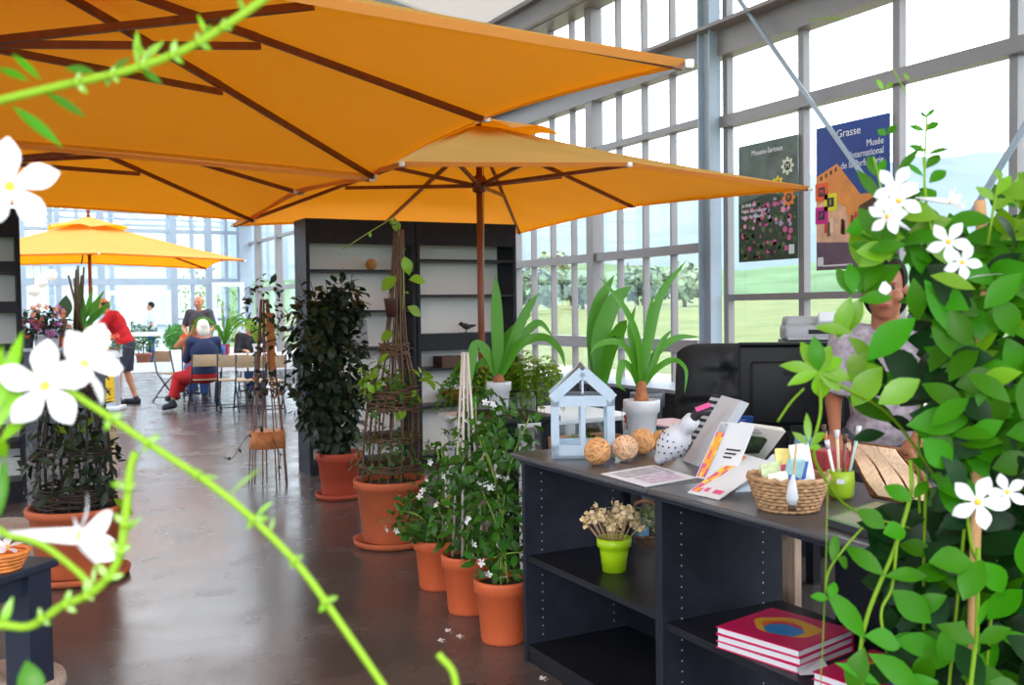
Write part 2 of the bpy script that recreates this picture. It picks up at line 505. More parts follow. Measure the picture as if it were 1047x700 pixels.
# field rising gently to the hills
nx, ny = 40, 60
vs = []; fs = []
for i in range(nx + 1):
    for j in range(ny + 1):
        t = i / nx; x = 12.8 + 130 * t ** 1.6; y = -60 + 260 * j / ny
        vs.append((x, y, -.12 + .028 * (x - 12.8) + .12 * math.sin(x * .7) * math.cos(y * .4) * min(1, t * 4)))
for i in range(nx):
    for j in range(ny): a = i * (ny + 1) + j; fs.append((a, a + ny + 1, a + ny + 2, a + 1))
mb = MB(); mb.add(vs, fs); struct(mb.build('field', ground_mat('meadow', srgb(82, 98, 46), srgb(106, 114, 64), .35)))
def ridge(name, d0, base, amp, seed, m):
    r_ = random.Random(seed); ph = [r_.uniform(0, 6) for _ in range(6)]
    vs = []; fs = []; N = 120
    for i in range(N + 1):
        a = R(-10 + 130 * i / N)
        hh = base + amp * (.5 * math.sin(a * 5 + ph[0]) + .3 * math.sin(a * 11 + ph[1]) + .15 * math.sin(a * 23 + ph[2]) + .07 * math.sin(a * 61 + ph[3]) + .04 * math.sin(a * 113 + ph[4]))
        for (q, z) in ((0, -10), (30, hh * .5), (70, hh), (140, hh * .6), (260, -10)):
            vs.append(((d0 + q) * math.sin(a), (d0 + q) * math.cos(a), z))
    for i in range(N):
        for k in range(4): a = i * 5 + k; fs.append((a, a + 5, a + 6, a + 1))
    mb = MB(); mb.add(vs, fs); return struct(mb.build(name, m))
ridge('hills', 520, 62, 24, 5, mat('hazy_blue_hill', srgb(122, 136, 146), 1.0, var=.12, scale=.02, spec=0))  # aerial haze is put into the colour of the ridge
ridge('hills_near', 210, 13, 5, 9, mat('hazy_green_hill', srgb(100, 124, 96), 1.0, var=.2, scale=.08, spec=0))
mb = MB(); mb.box((40, 300, -.5), (900, 1200, .3)); struct(mb.build('land', mat('far_land', srgb(110, 128, 84), 1, spec=0)))
tree_m = [mat('far_tree_green', srgb(92, 112, 84), .9, var=.3, scale=1.5, island=.35), mat('far_tree_pale', srgb(128, 146, 112), .9, var=.3, scale=1.5, island=.35)]
bark = mat('bark', srgb(90, 74, 62), .9)
def far_tree(px, Xd, h, r_, k, label):
    rg = random.Random(int(px * 7)); b = at(px, 320, x=Xd); z0 = -.12 + .028 * max(0, Xd - 12.8)
    t = thing('tree', label, 'tree', (b.x, b.y, z0), 0, 'trees across the field')
    f = MB()
    for _ in range(420):
        d = rdir(rg); p = V((d.x * r_, d.y * r_, h * .62 + d.z * h * .38)) * 1.0
        p = p * 1.0 + rdir(rg) * r_ * .15
        f.leaf(p, rdir(rg), d, r_ * .35, r_ * .22, .3)
    f.build('foliage', tree_m[k], t)
    s_ = MB(); s_.tube([(0, 0, -.1), (0, 0, h * .7)], [r_ * .09, r_ * .04], 8); s_.build('trunk', bark, t)
for q in ((548, 46, 4.2, 2.2, 0, 'dark green round tree across the field, beside the black shelving'), (566, 75, 8, 2.4, 1, 'tall pale tree across the field behind the white potted strap-leaf plant'),
          (596, 62, 3.5, 2.6, 0, 'low dark tree across the field just left of the wall post'), (658, 74, 4.4, 3, 0, 'broad tree across the field between post and column'),
          (700, 66, 4.2, 2.6, 1, 'pale tree across the field just left of the steel column')):
    far_tree(*q)
# ------------------------------------------------------------------ parasols
canvas = mat('orange_canvas', srgb(246, 196, 108), .85, var=.05, scale=2.0, spec=.15, trans=.5, tcol=srgb(248, 146, 0), bump=.05, bscale=300)
brass = mat('brass_fitting', srgb(190, 160, 110), .35, .7)
cap_m = mat('white_rib_cap', srgb(235, 230, 222), .5)
rope_m = mat('parasol_rope', srgb(190, 170, 140), .8)
concrete = mat('speckled_concrete', srgb(176, 160, 150), .9, var=.35, scale=120, bump=.1)
HX, HY, ZC, ZM, ZA = 2.09, 1.49, 2.2, 2.28, 2.87
def make_parasol(label):
    t = thing('parasol', label, 'parasol', (0, 0, 0), 0, 'orange canvas parasols')
    tips = []
    for k in range(8):
        sx, sy = ((1, 0), (1, 1), (0, 1), (-1, 1), (-1, 0), (-1, -1), (0, -1), (1, -1))[k]
        z = ZC if sx and sy else (ZM if sx else ZM + .0)
        tips.append(V((sx * HX, sy * HY, z)))
    apex = V((0, 0, ZA))
    n, m = 10, 12
    c = MB()
    for k in range(8):
        A, B = tips[k], tips[(k + 1) % 8]
        vs = []
        for i in range(m + 1):
            v = .06 + .94 * i / m
            for j in range(n + 1):
                u = j / n
                e = A.lerp(B, u); mid = 4 * u * (1 - u)
                e = V((e.x * (1 - .016 * mid), e.y * (1 - .016 * mid), e.z + .012 * mid))
                p = apex.lerp(e, v)
                p.z -= .028 * mid * v * (1.1 - v) * 3 + .03 * math.sin(PI * v)
                vs.append(p)
        fs = [(i * (n + 1) + j, (i + 1) * (n + 1) + j, (i + 1) * (n + 1) + j + 1, i * (n + 1) + j + 1) for i in range(m) for j in range(n)]
        c.add(vs, fs)
        # folded hem along the edge
        hv = []
        for j in range(n + 1):
            p = vs[m * (n + 1) + j]; q = V((p.x * .985, p.y * .985, p.z - .022))
            hv += [p, q]
        c.add(hv, [(2 * j, 2 * j + 1, 2 * j + 3, 2 * j + 2) for j in range(n)])
    co = c.build('canopy', canvas, t)
    # small vent cap with a scalloped edge
    ve = MB(); S = .27
    for k in range(8):
        A, B = tips[k], tips[(k + 1) % 8]; vs = []
        for i in range(5):
            v = i / 4
            for j in range(9):
                u = j / 8; e = apex.lerp(A.lerp(B, u), S); e.z += .03
                p = (apex + V((0, 0, .06))).lerp(e, v); p.z += .045 * math.sin(PI * u) * v * v - .01 * math.sin(2 * PI * u) * v
                vs.append(p)
        ve.add(vs, [(i * 9 + j, (i + 1) * 9 + j, (i + 1) * 9 + j + 1, i * 9 + j + 1) for i in range(4) for j in range(8)])
    ve.build('vent_cap', canvas, co)
    p = MB(); p.tube([(0, 0, .02), (0, 0, 1.45), (0, 0, ZA + .05)], [.029, .027, .024], 14); po = p.build('pole', wood_red, t)
    q = MB(); q.lathe([(0.0, ZA + .18), (.022, ZA + .17), (.034, ZA + .145), (.028, ZA + .12), (.018, ZA + .1), (.03, ZA + .085), (.03, ZA + .05), (0, ZA + .05)][::-1], n=14); q.build('finial', wood_red, t)
    hub = MB(); hub.lathe([(.03, ZA - .17), (.06, ZA - .16), (.062, ZA - .09), (.03, ZA - .08)], n=16); hub.build('hub', wood_red, t)
    ru = MB(); ru.lathe([(.03, 2.32), (.055, 2.33), (.058, 2.43), (.045, 2.45), (.03, 2.46)], n=16); ru.build('runner', wood_red, t)
    for sg in (-1, 1):
        pu = MB(); pu.ball((.0, .045 * sg, 2.55), .022, 8, sc3=(.6, 1, 1)); pu.build('pulley', brass, po)
    ro = MB(); ro.tube([(.01, -.046, 2.55), (.03, -.05, 2.2), (.036, -.04, 1.1)], .004, 6); ro.build('rope', rope_m, po)
    bs = MB(); bs.lathe([(.0, 0), (.26, 0), (.27, .02), (.265, .05), (.06, .065), (.04, .1), (.038, .3), (.03, .31)], n=24); bs.build('base', concrete, t)
    for k in range(8):
        T = tips[k]; hz = V((0, 0, ZA - .12)); dn = V((0, 0, -.028))
        o = (T - apex).normalized()
        P1 = hz + V((o.x, o.y, 0)).normalized() * .05; P2 = T + dn * .6 - V((o.x, o.y, 0)) * .03
        mid = apex.lerp(T, .5) + V((0, 0, -.058))
        rb = MB(); rb.bar(P1, mid, .022, .032); rb.bar(mid, P2, .02, .028); r_ = rb.build('rib', wood_red, t)
        cp = MB(); cp.box(P2 + V((o.x, o.y, 0)).normalized() * .02 + V((0, 0, .004)), (.03, .03, .03), Matrix.Rotation(math.atan2(o.y, o.x), 3, 'Z'), bev=.006); cp.build('rib_cap', cap_m, r_)
        a = math.atan2(o.y, o.x)
        s0 = V((math.cos(a) * .055, math.sin(a) * .055, 2.38)); s1 = P1.lerp(P2, .5) + dn * .8
        s_ = MB(); s_.bar(s0, s1, .02, .028); s_.build('strut', wood_red, t)
    return t
par = make_parasol('large orange parasol canopy overhead at upper left, nearest of the parasols')
par.location = (-0.03, 4.11, 0)
q = copy_tree(par); q.location = (3.5, 7.15, 0); q.rotation_euler.z = PI / 2; q['label'] = 'orange parasol with its wooden pole in front of the black shelving'
q = copy_tree(par); q.location = (0.0, 7.2, 0); q['label'] = 'orange parasol whose underside shows behind the overhead canopy, middle of the left row'
q = copy_tree(par); q.location = (1.48, 17.0, 0); q['label'] = 'small-looking far orange parasol standing before the glass doors'
# ------------------------------------------------------------------ black shelving by the window
back_m = mat('pale_back_panel', srgb(244, 240, 236), .7, var=.03, scale=3)
FY, BYS = 8.27, 8.62
def zf(py, x=3.3): return at(455, py, y=FY).z
def shelving(label, x0, x1, zs, fascia=None, h=2.185, ths=None):
    t = thing('shelving_unit', label, 'shelf unit', ((x0 + x1) / 2, FY, 0), 0, 'black shelving units')
    w = x1 - x0; dp = BYS - FY
    for s_ in (-1, 1):
        m = MB(); m.box((s_ * (w / 2 - .016), dp / 2, h / 2), (.032, dp, h)); m.build('side_panel', black_wood, t)
    m = MB(); m.box((0, dp / 2, h - .02), (w - .064, dp, .04)); m.build('top_panel', black_wood, t)
    m = MB(); m.box((0, .012, h - .125), (w - .064, .024, .17)); m.build('header_board', black_wood, t)
    m = MB(); m.box((0, dp - .01, h / 2 - .02), (w - .064, .016, h - .08)); m.build('back_panel', back_m, t)
    for z, th_ in zip(zs, ths or [.022] * len(zs)):
        m = MB(); m.box((0, dp / 2 - .01, z - th_ / 2), (w - .066, dp - .03, th_)); m.build('shelf_board', black_flat, t)
    if fascia:
        m = MB(); m.box((0, .014, (fascia[0] + fascia[1]) / 2), (w - .066, .02, fascia[0] - fascia[1])); m.build('drawer_front', black_flat, t)
    m = MB(); m.box((0, .03, .04), (w - .066, .03, .08)); m.build('plinth', black_flat, t)
    return t
zl = [zf(276), zf(316), zf(353), zf(395), zf(440), .09]
zr = [zf(265), zf(301), zf(341), zf(376), zf(414), zf(466), .09]
shelving('left black shelving unit with pale backs, behind the dark climbing plant', 2.41, 3.405, zl)
shelving('right black shelving unit with pale backs, beside the window wall behind the parasol pole', 3.415, 4.42, zr, (zr[2] - .022, zr[2] - .15))
shelving('black shelving unit at the far left edge, behind the left terracotta pot', -.755, .245, [at(10, q, y=FY).z for q in (267, 308, 352, 405)] + [at(10, 452, y=FY).z, .16], None, 2.185, (.085, .085, .05, .05, .05, .12))
# things on the shelving
rattan = mat('rattan_cane', srgb(205, 150, 98), .6, var=.2, scale=60)
rattan_p = mat('pale_rattan_cane', srgb(222, 180, 146), .6, var=.2, scale=60)
def rattan_ball(px, py, r, label, m, group, seed, **k):
    c = at(px, py, **k); rg = random.Random(seed)
    t = MB()
    for i in range(26):
        ax = rdir(rg); u = ax.orthogonal().normalized(); v = ax.cross(u); o = rg.uniform(-.35, .35)
        rr = math.sqrt(1 - o * o)
        t.tube([(ax * o + (u * math.cos(a) + v * math.sin(a)) * rr) * (r * (.93 + .02 * (i % 3))) for a in [2 * PI * q / 24 for q in range(25)]], r * .075, 5, cap=False)
    t.ball((0, 0, 0), r * .86, 8)
    o = t.build('rattan_ball', m); o.location = (c.x, c.y, c.z); return tag(o, label, 'ball', group)
def on_shelf(px, zt, y=8.40): 
    p = at(px, 300, y=y); return V((p.x, y, zt))
for px, z_, lb, sd in ((380, zl[0], 'rattan ball on the upper shelf of the left black shelving unit', 1), (366, zl[1], 'rattan ball on the second shelf, partly behind the dark climbing plant', 2)):
    p = on_shelf(px, z_)
    q = MB(); o = rattan_ball(0, 0, .05, lb, rattan, 'rattan balls on the shelving', sd, d=1); o.location = (p.x, p.y, z_ + .05)
p = on_shelf(366, zl[2], 8.45); m = MB(); m.box((0, 0, .12), (.16, .012, .24), (R(-9), 0, 0)); o = m.build('picture_card', mat('grey_card', srgb(160, 160, 166), .7)); o.location = (p.x, p.y, zl[2]); tag(o, 'plain grey card leaning on the third shelf beside the dark climbing plant', 'card')
# small black bird figurine
p = on_shelf(476, zr[2], 8.33); t = thing('bird_figurine', 'small black bird figurine on the shelf behind the parasol pole', 'figurine', (p.x, p.y, p.z))
iron = mat('black_iron', srgb(24, 24, 26), .5)
m = MB(); m.ball((0, 0, .062), .034, 10, sc3=(1.45, .75, .8), M=Euler((0, R(14), 0)).to_matrix()); m.ball((-.048, 0, .083), .021, 8)
m.tube([(-.066, 0, .083), (-.086, 0, .078)], [.006, .001], 6); m.tube([(.03, 0, .06), (.07, 0, .066), (.1, 0, .07)], [.018, .012, .008], 8)
m.build('body', iron, t)
for s_ in (-1, 1):
    m = MB(); m.tube([(0, s_ * .01, .04), (0, s_ * .012, .008)], .003, 6); m.tube([(-.015, s_ * .012, .005), (.01, s_ * .012, .005)], .004, 6); m.build('leg', iron, t)
m = MB(); m.box((0, 0, .003), (.12, .05, .006)); m.build('base', iron, t)
# bark tray with cork balls, copper bowl with a handle
p = on_shelf(459, zr[3], 8.40); t = thing('wooden_tray', 'dark six-sided wooden tray holding balls on the lower shelf behind the white sticks', 'tray', (p.x, p.y, p.z))
brown = mat('dark_brown_wood', srgb(74, 48, 34), .6, var=.2)
m = MB(); m.prism([(-.12, -.1), (.12, -.1), (.12, .1), (-.12, .1)], 0, .015); m.build('bottom', brown, t)
for (a, b) in (((-.12, -.1), (.12, -.1)), ((.12, -.1), (.12, .1)), ((.12, .1), (-.12, .1)), ((-.12, .1), (-.12, -.1))):
    m = MB(); m.bar((a[0], a[1], .05), (b[0], b[1], .05), .012, .1); m.build('side', brown, t)
for k, dx in enumerate((-.06, .05)):
    m = MB(); m.ball((0, 0, 0), .045, 10); o = m.build('cork_ball', mat('cork', srgb(150, 100, 62), .8, var=.3, scale=50)); o.location = (p.x + dx, p.y, p.z + .061); tag(o, ('left' if k == 0 else 'right') + ' brown ball lying in the dark wooden tray on the shelf', 'ball', 'balls in the wooden tray')
p = on_shelf(470, zr[4], 8.42); t = thing('copper_bowl', 'copper-coloured bowl basket with a dark arched handle on a lower shelf', 'basket', (p.x, p.y, p.z))
cop = mat('copper_lacquer', srgb(140, 66, 34), .35, .3, var=.2)
m = MB(); m.lathe([(.0, .0), (.11, .0), (.17, .05), (.205, .1), (.205, .115), (.195, .11), (.16, .055), (.1, .015), (0, .015)], n=28, sy=.72); m.build('bowl', cop, t)
m = MB(); m.tube([(-.06 + .06 * math.cos(a) * 1.0, 0, .1 + .13 * math.sin(a)) for a in [PI * q / 12 for q in range(13)]], .009, 8); m.build('handle', iron, t)

# ------------------------------------------------------------------ the sales counter: black units and their worktops
hole = mat('peg_hole_steel', srgb(170, 172, 178), .4)
X0, X1, TZ = 1.862, 2.36, .82
def counter_unit(label, y0, y1, shelf_z, back, thin=False):
    t = thing('counter_unit', label, 'shelf unit', (X0, y0, 0), 0, 'black counter units')
    Wd = y1 - y0; dp = X1 - X0
    for k, y in enumerate((.006 if thin else .0125, Wd - .0125)):
        m = MB(); m.box((dp / 2, y, .395), (dp, .012 if thin and k == 0 else .025, .79))
        for xx in (.075, dp - .085):
            for i in range(20):
                s_ = 1 if k == 0 else -1
                m.tube([(xx, y + s_ * .0123, .1 + .034 * i), (xx, y + s_ * .0129, .1 + .034 * i)], .0032, 6, 1)
        m.build('side_panel', [black_wood, hole], t)
    m = MB(); m.box((dp / 2, Wd / 2, shelf_z - .0125), (dp - .02, Wd - .052, .025)); m.build('shelf_board', black_flat, t)
    m = MB(); m.box((dp / 2, Wd / 2, .055), (dp - .01, Wd - .052, .03)); m.build('bottom_panel', black_flat, t)
    m = MB(); m.box((.02, Wd / 2, .02), (.02, Wd - .052, .04)); m.build('plinth', black_flat, t)
    m = MB(); m.box((dp / 2, Wd / 2, .8), (dp + .01, Wd, .02)); m.build('top_rail', black_wood, t)
    for (a, b, z0, z1) in back:
        m = MB(); m.box((dp - .01, (a + b) / 2, (z0 + z1) / 2), (.018, b - a, z1 - z0)); m.build('back_panel', black_flat, t)
    return t
counter_unit('black counter unit holding the lime pot of dried flowers', 2.561, 3.46, .425, [(.84, .875, .07, .79), (.1, .84, .07, .33)], True)
counter_unit('black counter unit holding the piles of pink books', 1.46, 2.56, .405, [(.03, .82, .07, .79)])
counter_unit('black counter unit at the near end, behind the big flowering climber', .56, 1.455, .405, [(.03, .84, .07, .79)])
top_m = mat('dark_grey_worktop', srgb(74, 72, 76), .3, var=.15, scale=4, spec=.5)
m = MB(); m.box((0, 0, 0), (.64, .92, .02), bev=.005); o = m.build('worktop', top_m); o.location = (2.145, 3.03, .82); tag(o, 'dark grey worktop carrying the white house lantern', 'worktop', 'counter worktops')
m = MB(); m.box((0, 0, 0), (.64, 2.03, .02), bev=.005); o = m.build('worktop', top_m); o.location = (2.145, 1.548, .82); tag(o, 'dark grey worktop carrying the round basket and leaflets', 'worktop', 'counter worktops')
TZ = .831
# rough wooden plank standing behind the counter
pl = at(802, 590, x=2.47)
m = MB(); m.box((0, 0, .4), (.03, .135, .8)); m.box((0, -.0, .4), (.032, .004, .7), mi=1)
o = m.build('wooden_plank', [mat('weathered_board', srgb(158, 134, 116), .8, var=.25, scale=10, stretch=(1, 8, .6), bump=.2), brown]); o.location = (2.47, pl.y, 0); tag(o, 'weathered wooden plank standing behind the counter above the pink books', 'plank')

# white house-shaped lantern
la, lb_ = at(564, 469, z=TZ), at(629, 470, z=TZ)
ang = math.atan2(lb_.y - la.y, lb_.x - la.x); LW = (lb_ - la).length
ang += R(9)
t = thing('house_lantern', 'white metal lantern shaped like a little glass house, on the counter', 'lantern', (la.x, la.y, TZ), ang)
lm = mat('white_lantern_metal', srgb(166, 182, 200), .45, var=.05, scale=20); lgy = mat('grey_lantern_roof', srgb(120, 116, 112), .5, .3, var=.25, scale=15)
LD, HW, HR = .2, .235, .345; s_ = .03
m = MB()
for x in (s_ / 2, LW - s_ / 2):
    for y in (s_ / 2, LD - s_ / 2): m.box((x, y, HW / 2), (s_, s_, HW))
for y in (.008, LD - .008): 
    m.box((LW / 2, y, HW / 2), (.018, .014, HW)); m.box((LW / 2, y, .026), (LW, .016, .052)); m.box((LW / 2, y, HW - .018), (LW, .016, .04))
    m.bar((.004, y, HW - .01), (LW / 2, y, HR - .016), .018, .038); m.bar((LW - .004, y, HW - .01), (LW / 2, y, HR - .016), .018, .038); m.box((LW / 2, y, (HW + HR) / 2), (.008, .008, HR - HW - .02))
for x in (.008, LW - .008): m.box((x, LD / 2, .022), (.016, LD, .044)); m.box((x, LD / 2, HW - .012), (.016, LD, .026))
m.box((LW / 2, LD / 2, .006), (LW, LD, .012)); m.build('frame', lm, t)
m = MB(); m.bar((-.002, LD / 2, HW - .012), (LW / 2, LD / 2, HR + .004), LD - .004, .006, up=(0, 0, 1)); m.bar((LW + .002, LD / 2, HW - .012), (LW / 2, LD / 2, HR + .004), LD - .004, .006); m.tube([(LW / 2, .002, HR + .004), (LW / 2, LD - .002, HR + .004)], .006, 8); m.build('roof', lgy, t)
for q in (((LW / 2, .008, .13), (LW - .03, .003, .2)), ((LW / 2, LD - .008, .13), (LW - .03, .003, .2)), ((.008, LD / 2, .13), (.003, LD - .03, .2)), ((LW - .008, LD / 2, .13), (.003, LD - .03, .2))):
    m = MB(); m.box(q[0], q[1]); m.build('glass_panel', pane, t)
for k in range(3):
    m = MB(); m.lathe([(0, .0), (.018, .0), (.019, .016), (.016, .017), (.015, .012), (0, .012)], n=14); o = m.build('tealight', mat('silver_foil', srgb(200, 200, 205), .25, .8)); q_ = t.matrix_basis @ V((LW * (.3 + .2 * k), LD * .35, .0125)); q_ = V((la.x + math.cos(ang) * LW * (.28 + .22 * k) - math.sin(ang) * LD * .35, la.y + math.sin(ang) * LW * (.28 + .22 * k) + math.cos(ang) * LD * .35, TZ + .0125)); o.location = q_
    tag(o, ('left', 'middle', 'right')[k] + ' silver tealight on the floor of the white house lantern', 'candle', 'tealights in the lantern')

# rattan balls on the worktop
for (px, py, r, lb, mm, sd) in ((611, 461, .049, 'tan rattan ball touching the white house lantern, leftmost on the counter', rattan, 3), (639, 458, .047, 'pinkish pale rattan ball, second from the lantern on the counter', rattan_p, 4),
                              (657, 451, .049, 'tan rattan ball in front of the white pot, behind the pale ball', rattan, 5), (678, 451, .045, 'tan rattan ball half hidden by the perforated white bottle', rattan, 6)):
    z = TZ + r; p = at(px, py, z=z)
    o = rattan_ball(0, 0, r, lb, mm, 'rattan balls on the counter', sd, d=1); o.location = (p.x, p.y, z)

# flat papers, cards and books
ink = mat('dark_print', srgb(40, 40, 46), .6); pr_o = mat('orange_print', srgb(240, 160, 50), .6); pr_p = mat('pink_print', srgb(220, 80, 130), .6); pr_y = mat('yellow_print', srgb(245, 205, 60), .6)
pr_g = mat('dark_green_print', srgb(52, 70, 44), .6, var=.5, scale=60); pr_b = mat('blue_print', srgb(50, 90, 170), .6); pr_gr = mat('grey_print', srgb(170, 168, 180), .6, var=.3, scale=30); pr_pk = mat('lilac_print', srgb(196, 180, 200), .6, var=.4, scale=50)
def card(name, label, cat_, quad, th, prints=(), m=None, group=None, edge=None):
    """a sheet, leaflet or book: quad = bottom-left, bottom-right, top-right, top-left in the hall; prints = (u0, v0, u1, v1, material)"""
    a, b, c, d = [V(p) for p in quad]
    ux = (b - a); uy = (d - a); n = ux.cross(uy).normalized()
    if n.z < 0: n = -n
    o0 = a; t = thing(name, label, cat_, o0, 0, group)
    mb_ = MB()
    L = [p - o0 for p in (a, b, c, d)]
    mb_.add(L + [p - n * th for p in L], [(0, 1, 2, 3), (7, 6, 5, 4), (0, 4, 5, 1), (1, 5, 6, 2), (2, 6, 7, 3), (3, 7, 4, 0)], 0, False)
    mb_.build('pages' if th > .004 else 'sheet', edge or m or paper, t)
    if th > .004:
        mc = MB(); mc.add([p + n * .0006 for p in L] , [(0, 1, 2, 3)], 0, False); mc.add([p - n * (th + .0006) for p in L], [(3, 2, 1, 0)], 0, False); mc.build('cover', m or paper, t)
    def uv(u, v): return L[0].lerp(L[1], u).lerp(L[3].lerp(L[2], u), v) + n * .0013
    pm = MB(); ms = []
    for (u0, v0, u1, v1, mm) in prints:
        if mm not in ms: ms.append(mm)
        pm.add([uv(u0, v0), uv(u1, v0), uv(u1, v1), uv(u0, v1)], [(0, 1, 2, 3)], ms.index(mm), False)
    if ms: pm.build('print', ms, t)
    return t
Z = lambda px, py, dz_=0.0: at(px, py, z=TZ + dz_)
def stripe(u0, v0, u1, v1, n, rg, ms):
    o = []
    for i in range(n):
        for j in range(4):
            a = v0 + (v1 - v0) * (i / n); h = (v1 - v0) / n; w = (u1 - u0) / 4
            o.append((u0 + w * j, a, u0 + w * (j + 1), a + h, rg.choice(ms)))
    return o
rg = random.Random(8)
def lines(u0, v0, u1, v1, n, m=ink): return [(u0, v0 + (v1 - v0) * i / n, u0 + (u1 - u0) * (.6 + .4 * ((i * 7) % 3) / 2), v0 + (v1 - v0) * (i + .45) / n, m) for i in range(n)]
card('printed_sheet', 'white printed sheet lying flat at the counter edge before the rattan balls', 'paper', [Z(614, 484, .003), Z(660, 497, .003), Z(713, 488, .003), Z(668, 475, .003)], .002, [(.1, .12, .45, .8, pr_gr), (.52, .2, .92, .85, pr_pk), (.1, .86, .6, .92, pr_gr)])
def lean(bl, br, tl, tr, dz0=0.0, lift=.18):
    """leaflet leaning back: bottom corners on the worktop, top corners raised"""
    A, B = Z(*bl, dz0), Z(*br, dz0)
    D, E_ = at(*tl, z=TZ + lift), at(*tr, z=TZ + lift)
    return [A, B, E_, D]
card('magazine', 'pale magazine with a dark garden photo on its cover, leaning behind the leaflets', 'magazine', lean((728, 478), (772, 474), (757, 431), (800, 437), .0, .17), .02, [(.42, .3, .95, .72, pr_g)] + lines(.3, .8, .9, .95, 3, pr_gr), mat('cream_cover', srgb(238, 232, 222), .5))
card('leaflet', 'white leaflet with an orange and pink strip standing behind the fanned leaflets', 'leaflet', lean((711, 488), (748, 494), (737, 431), (772, 434), .0, .19), .003, stripe(.03, .03, .26, .82, 10, rg, [pr_o, pr_p, pr_y, pr_o]) + [(.03, .82, .26, .98, pr_gr)] + lines(.5, .4, .9, .6, 3))
card('leaflet', 'front white leaflet with flower strip lying low on the counter edge', 'leaflet', lean((703, 503), (735, 510), (757, 463), (790, 472), .004, .075), .003, stripe(.04, .04, .3, .95, 10, rg, [pr_o, pr_p, pr_y, pr_p]) + lines(.5, .5, .9, .62, 2) + stripe(.35, .08, .9, .25, 2, rg, [paper, pr_p, pr_pk, paper]), None)
card('leaflet', 'pale blue-grey brochure lying between the fanned leaflets and the round basket', 'leaflet', lean((752, 502), (785, 500), (790, 464), (822, 470), .002, .05), .006, lines(.2, .5, .8, .8, 4, pr_gr) + [(.08, .08, .9, .35, pr_pk)], mat('pale_blue_cover', srgb(206, 218, 230), .5))
# thick grey book leaning, striped books behind it
card('book', 'thick pale grey book leaning steeply beside the perforated white bottle', 'book', [Z(698, 471), Z(715, 477), at(757, 409, z=TZ + .25), at(738, 404, z=TZ + .25)], .035, lines(.2, .55, .7, .75, 3, pr_gr), mat('pale_grey_cover', srgb(205, 206, 214), .5))
card('book', 'dark zebra-striped book standing behind the perforated white bottle', 'book', [at(700, 452, z=TZ), at(712, 456, z=TZ), at(742, 405, z=TZ + .22), at(728, 403, z=TZ + .22)], .02, [(.05, .05 + .12 * i, .95, .11 + .12 * i, mat('pale_grey_cover', (0, 0, 0))) for i in range(8)], ink)
card('book', 'blue-backed book lying behind the pale grey book', 'book', [at(735, 448, z=TZ), at(762, 446, z=TZ), at(768, 425, z=TZ + .1), at(742, 424, z=TZ + .1)], .02, [], pr_b)
# perforated white bottle lying tilted against the books
b0, b1 = Z(674, 470, .02), at(712, 424, z=TZ + .2)
t = thing('perforated_bottle', 'white perforated bottle-shaped holder leaning on the striped book', 'holder', b0)
ax = (b1 - b0); L = ax.length; zq = ax.normalized(); xq = zq.orthogonal().normalized(); MQ = Matrix((xq, zq.cross(xq), zq)).transposed()
white_b = mat('white_enamel', srgb(206, 206, 216), .35)
prof = [(0, 0), (.022, 0), (.024, .05 * L), (.028, .1 * L), (.048, .26 * L), (.053, .42 * L), (.048, .56 * L), (.034, .64 * L), (.026, .68 * L), (.026, .74 * L), (.03, .8 * L), (.028, .9 * L), (.012, .96 * L), (0, .97 * L)]
m = MB(); m.lathe(prof, n=22, M=MQ); m.build('body', white_b, t)
m = MB()
for i in range(6):
    rr = [.046, .0505, .053, .0525, .05, .0455][i]; zz = [.26, .33, .40, .46, .51, .56][i] * L
    for k in range(9):
        a = 2 * PI * (k + .5 * (i % 2)) / 9
        p = V((math.cos(a) * (rr + .0012), math.sin(a) * (rr + .0012), zz)); m.ball(MQ @ p, .0035, 4)
tag(m.build('perforation', ink, t), kind='stuff')
m = MB(); m.tube([b1 - b0 - zq * .03, b1 - b0 + zq * .02, b1 - b0 + zq * .04 + V((.02, -.02, -.01))], [.016, .018, .008], 8); m.build('cap', ink, t)
m = MB(); m.box(b1 - b0 + zq * .045, (.05, .03, .012), (0, R(-20), R(-30))); m.build('tag', mat('pink_tag', srgb(232, 70, 140), .5), t)
# stack of magazines behind the white pot
for k in range(4):
    p = at(690, 444, z=TZ); cm_ = (paper, mat('teal_cover', srgb(40, 110, 120), .5), mat('dark_navy_cover', srgb(40, 44, 70), .5), mat('rose_cover', srgb(214, 180, 190), .5))[k]
    m = MB(); m.box((0, 0, 0), (.21, .28, .008), (0, 0, .06 * (k % 3)), mi=0); o = m.build('magazine', cm_); o.location = (p.x + .08, p.y + .13, TZ + .005 + .0095 * k)
    tag(o, ('white magazine at the bottom of the small stack behind the white pot', 'teal magazine second from the bottom of the small stack', 'navy magazine third in the small stack behind the balls', 'rose magazine topmost of the small stack behind the balls')[k], 'magazine', 'small magazine stack')
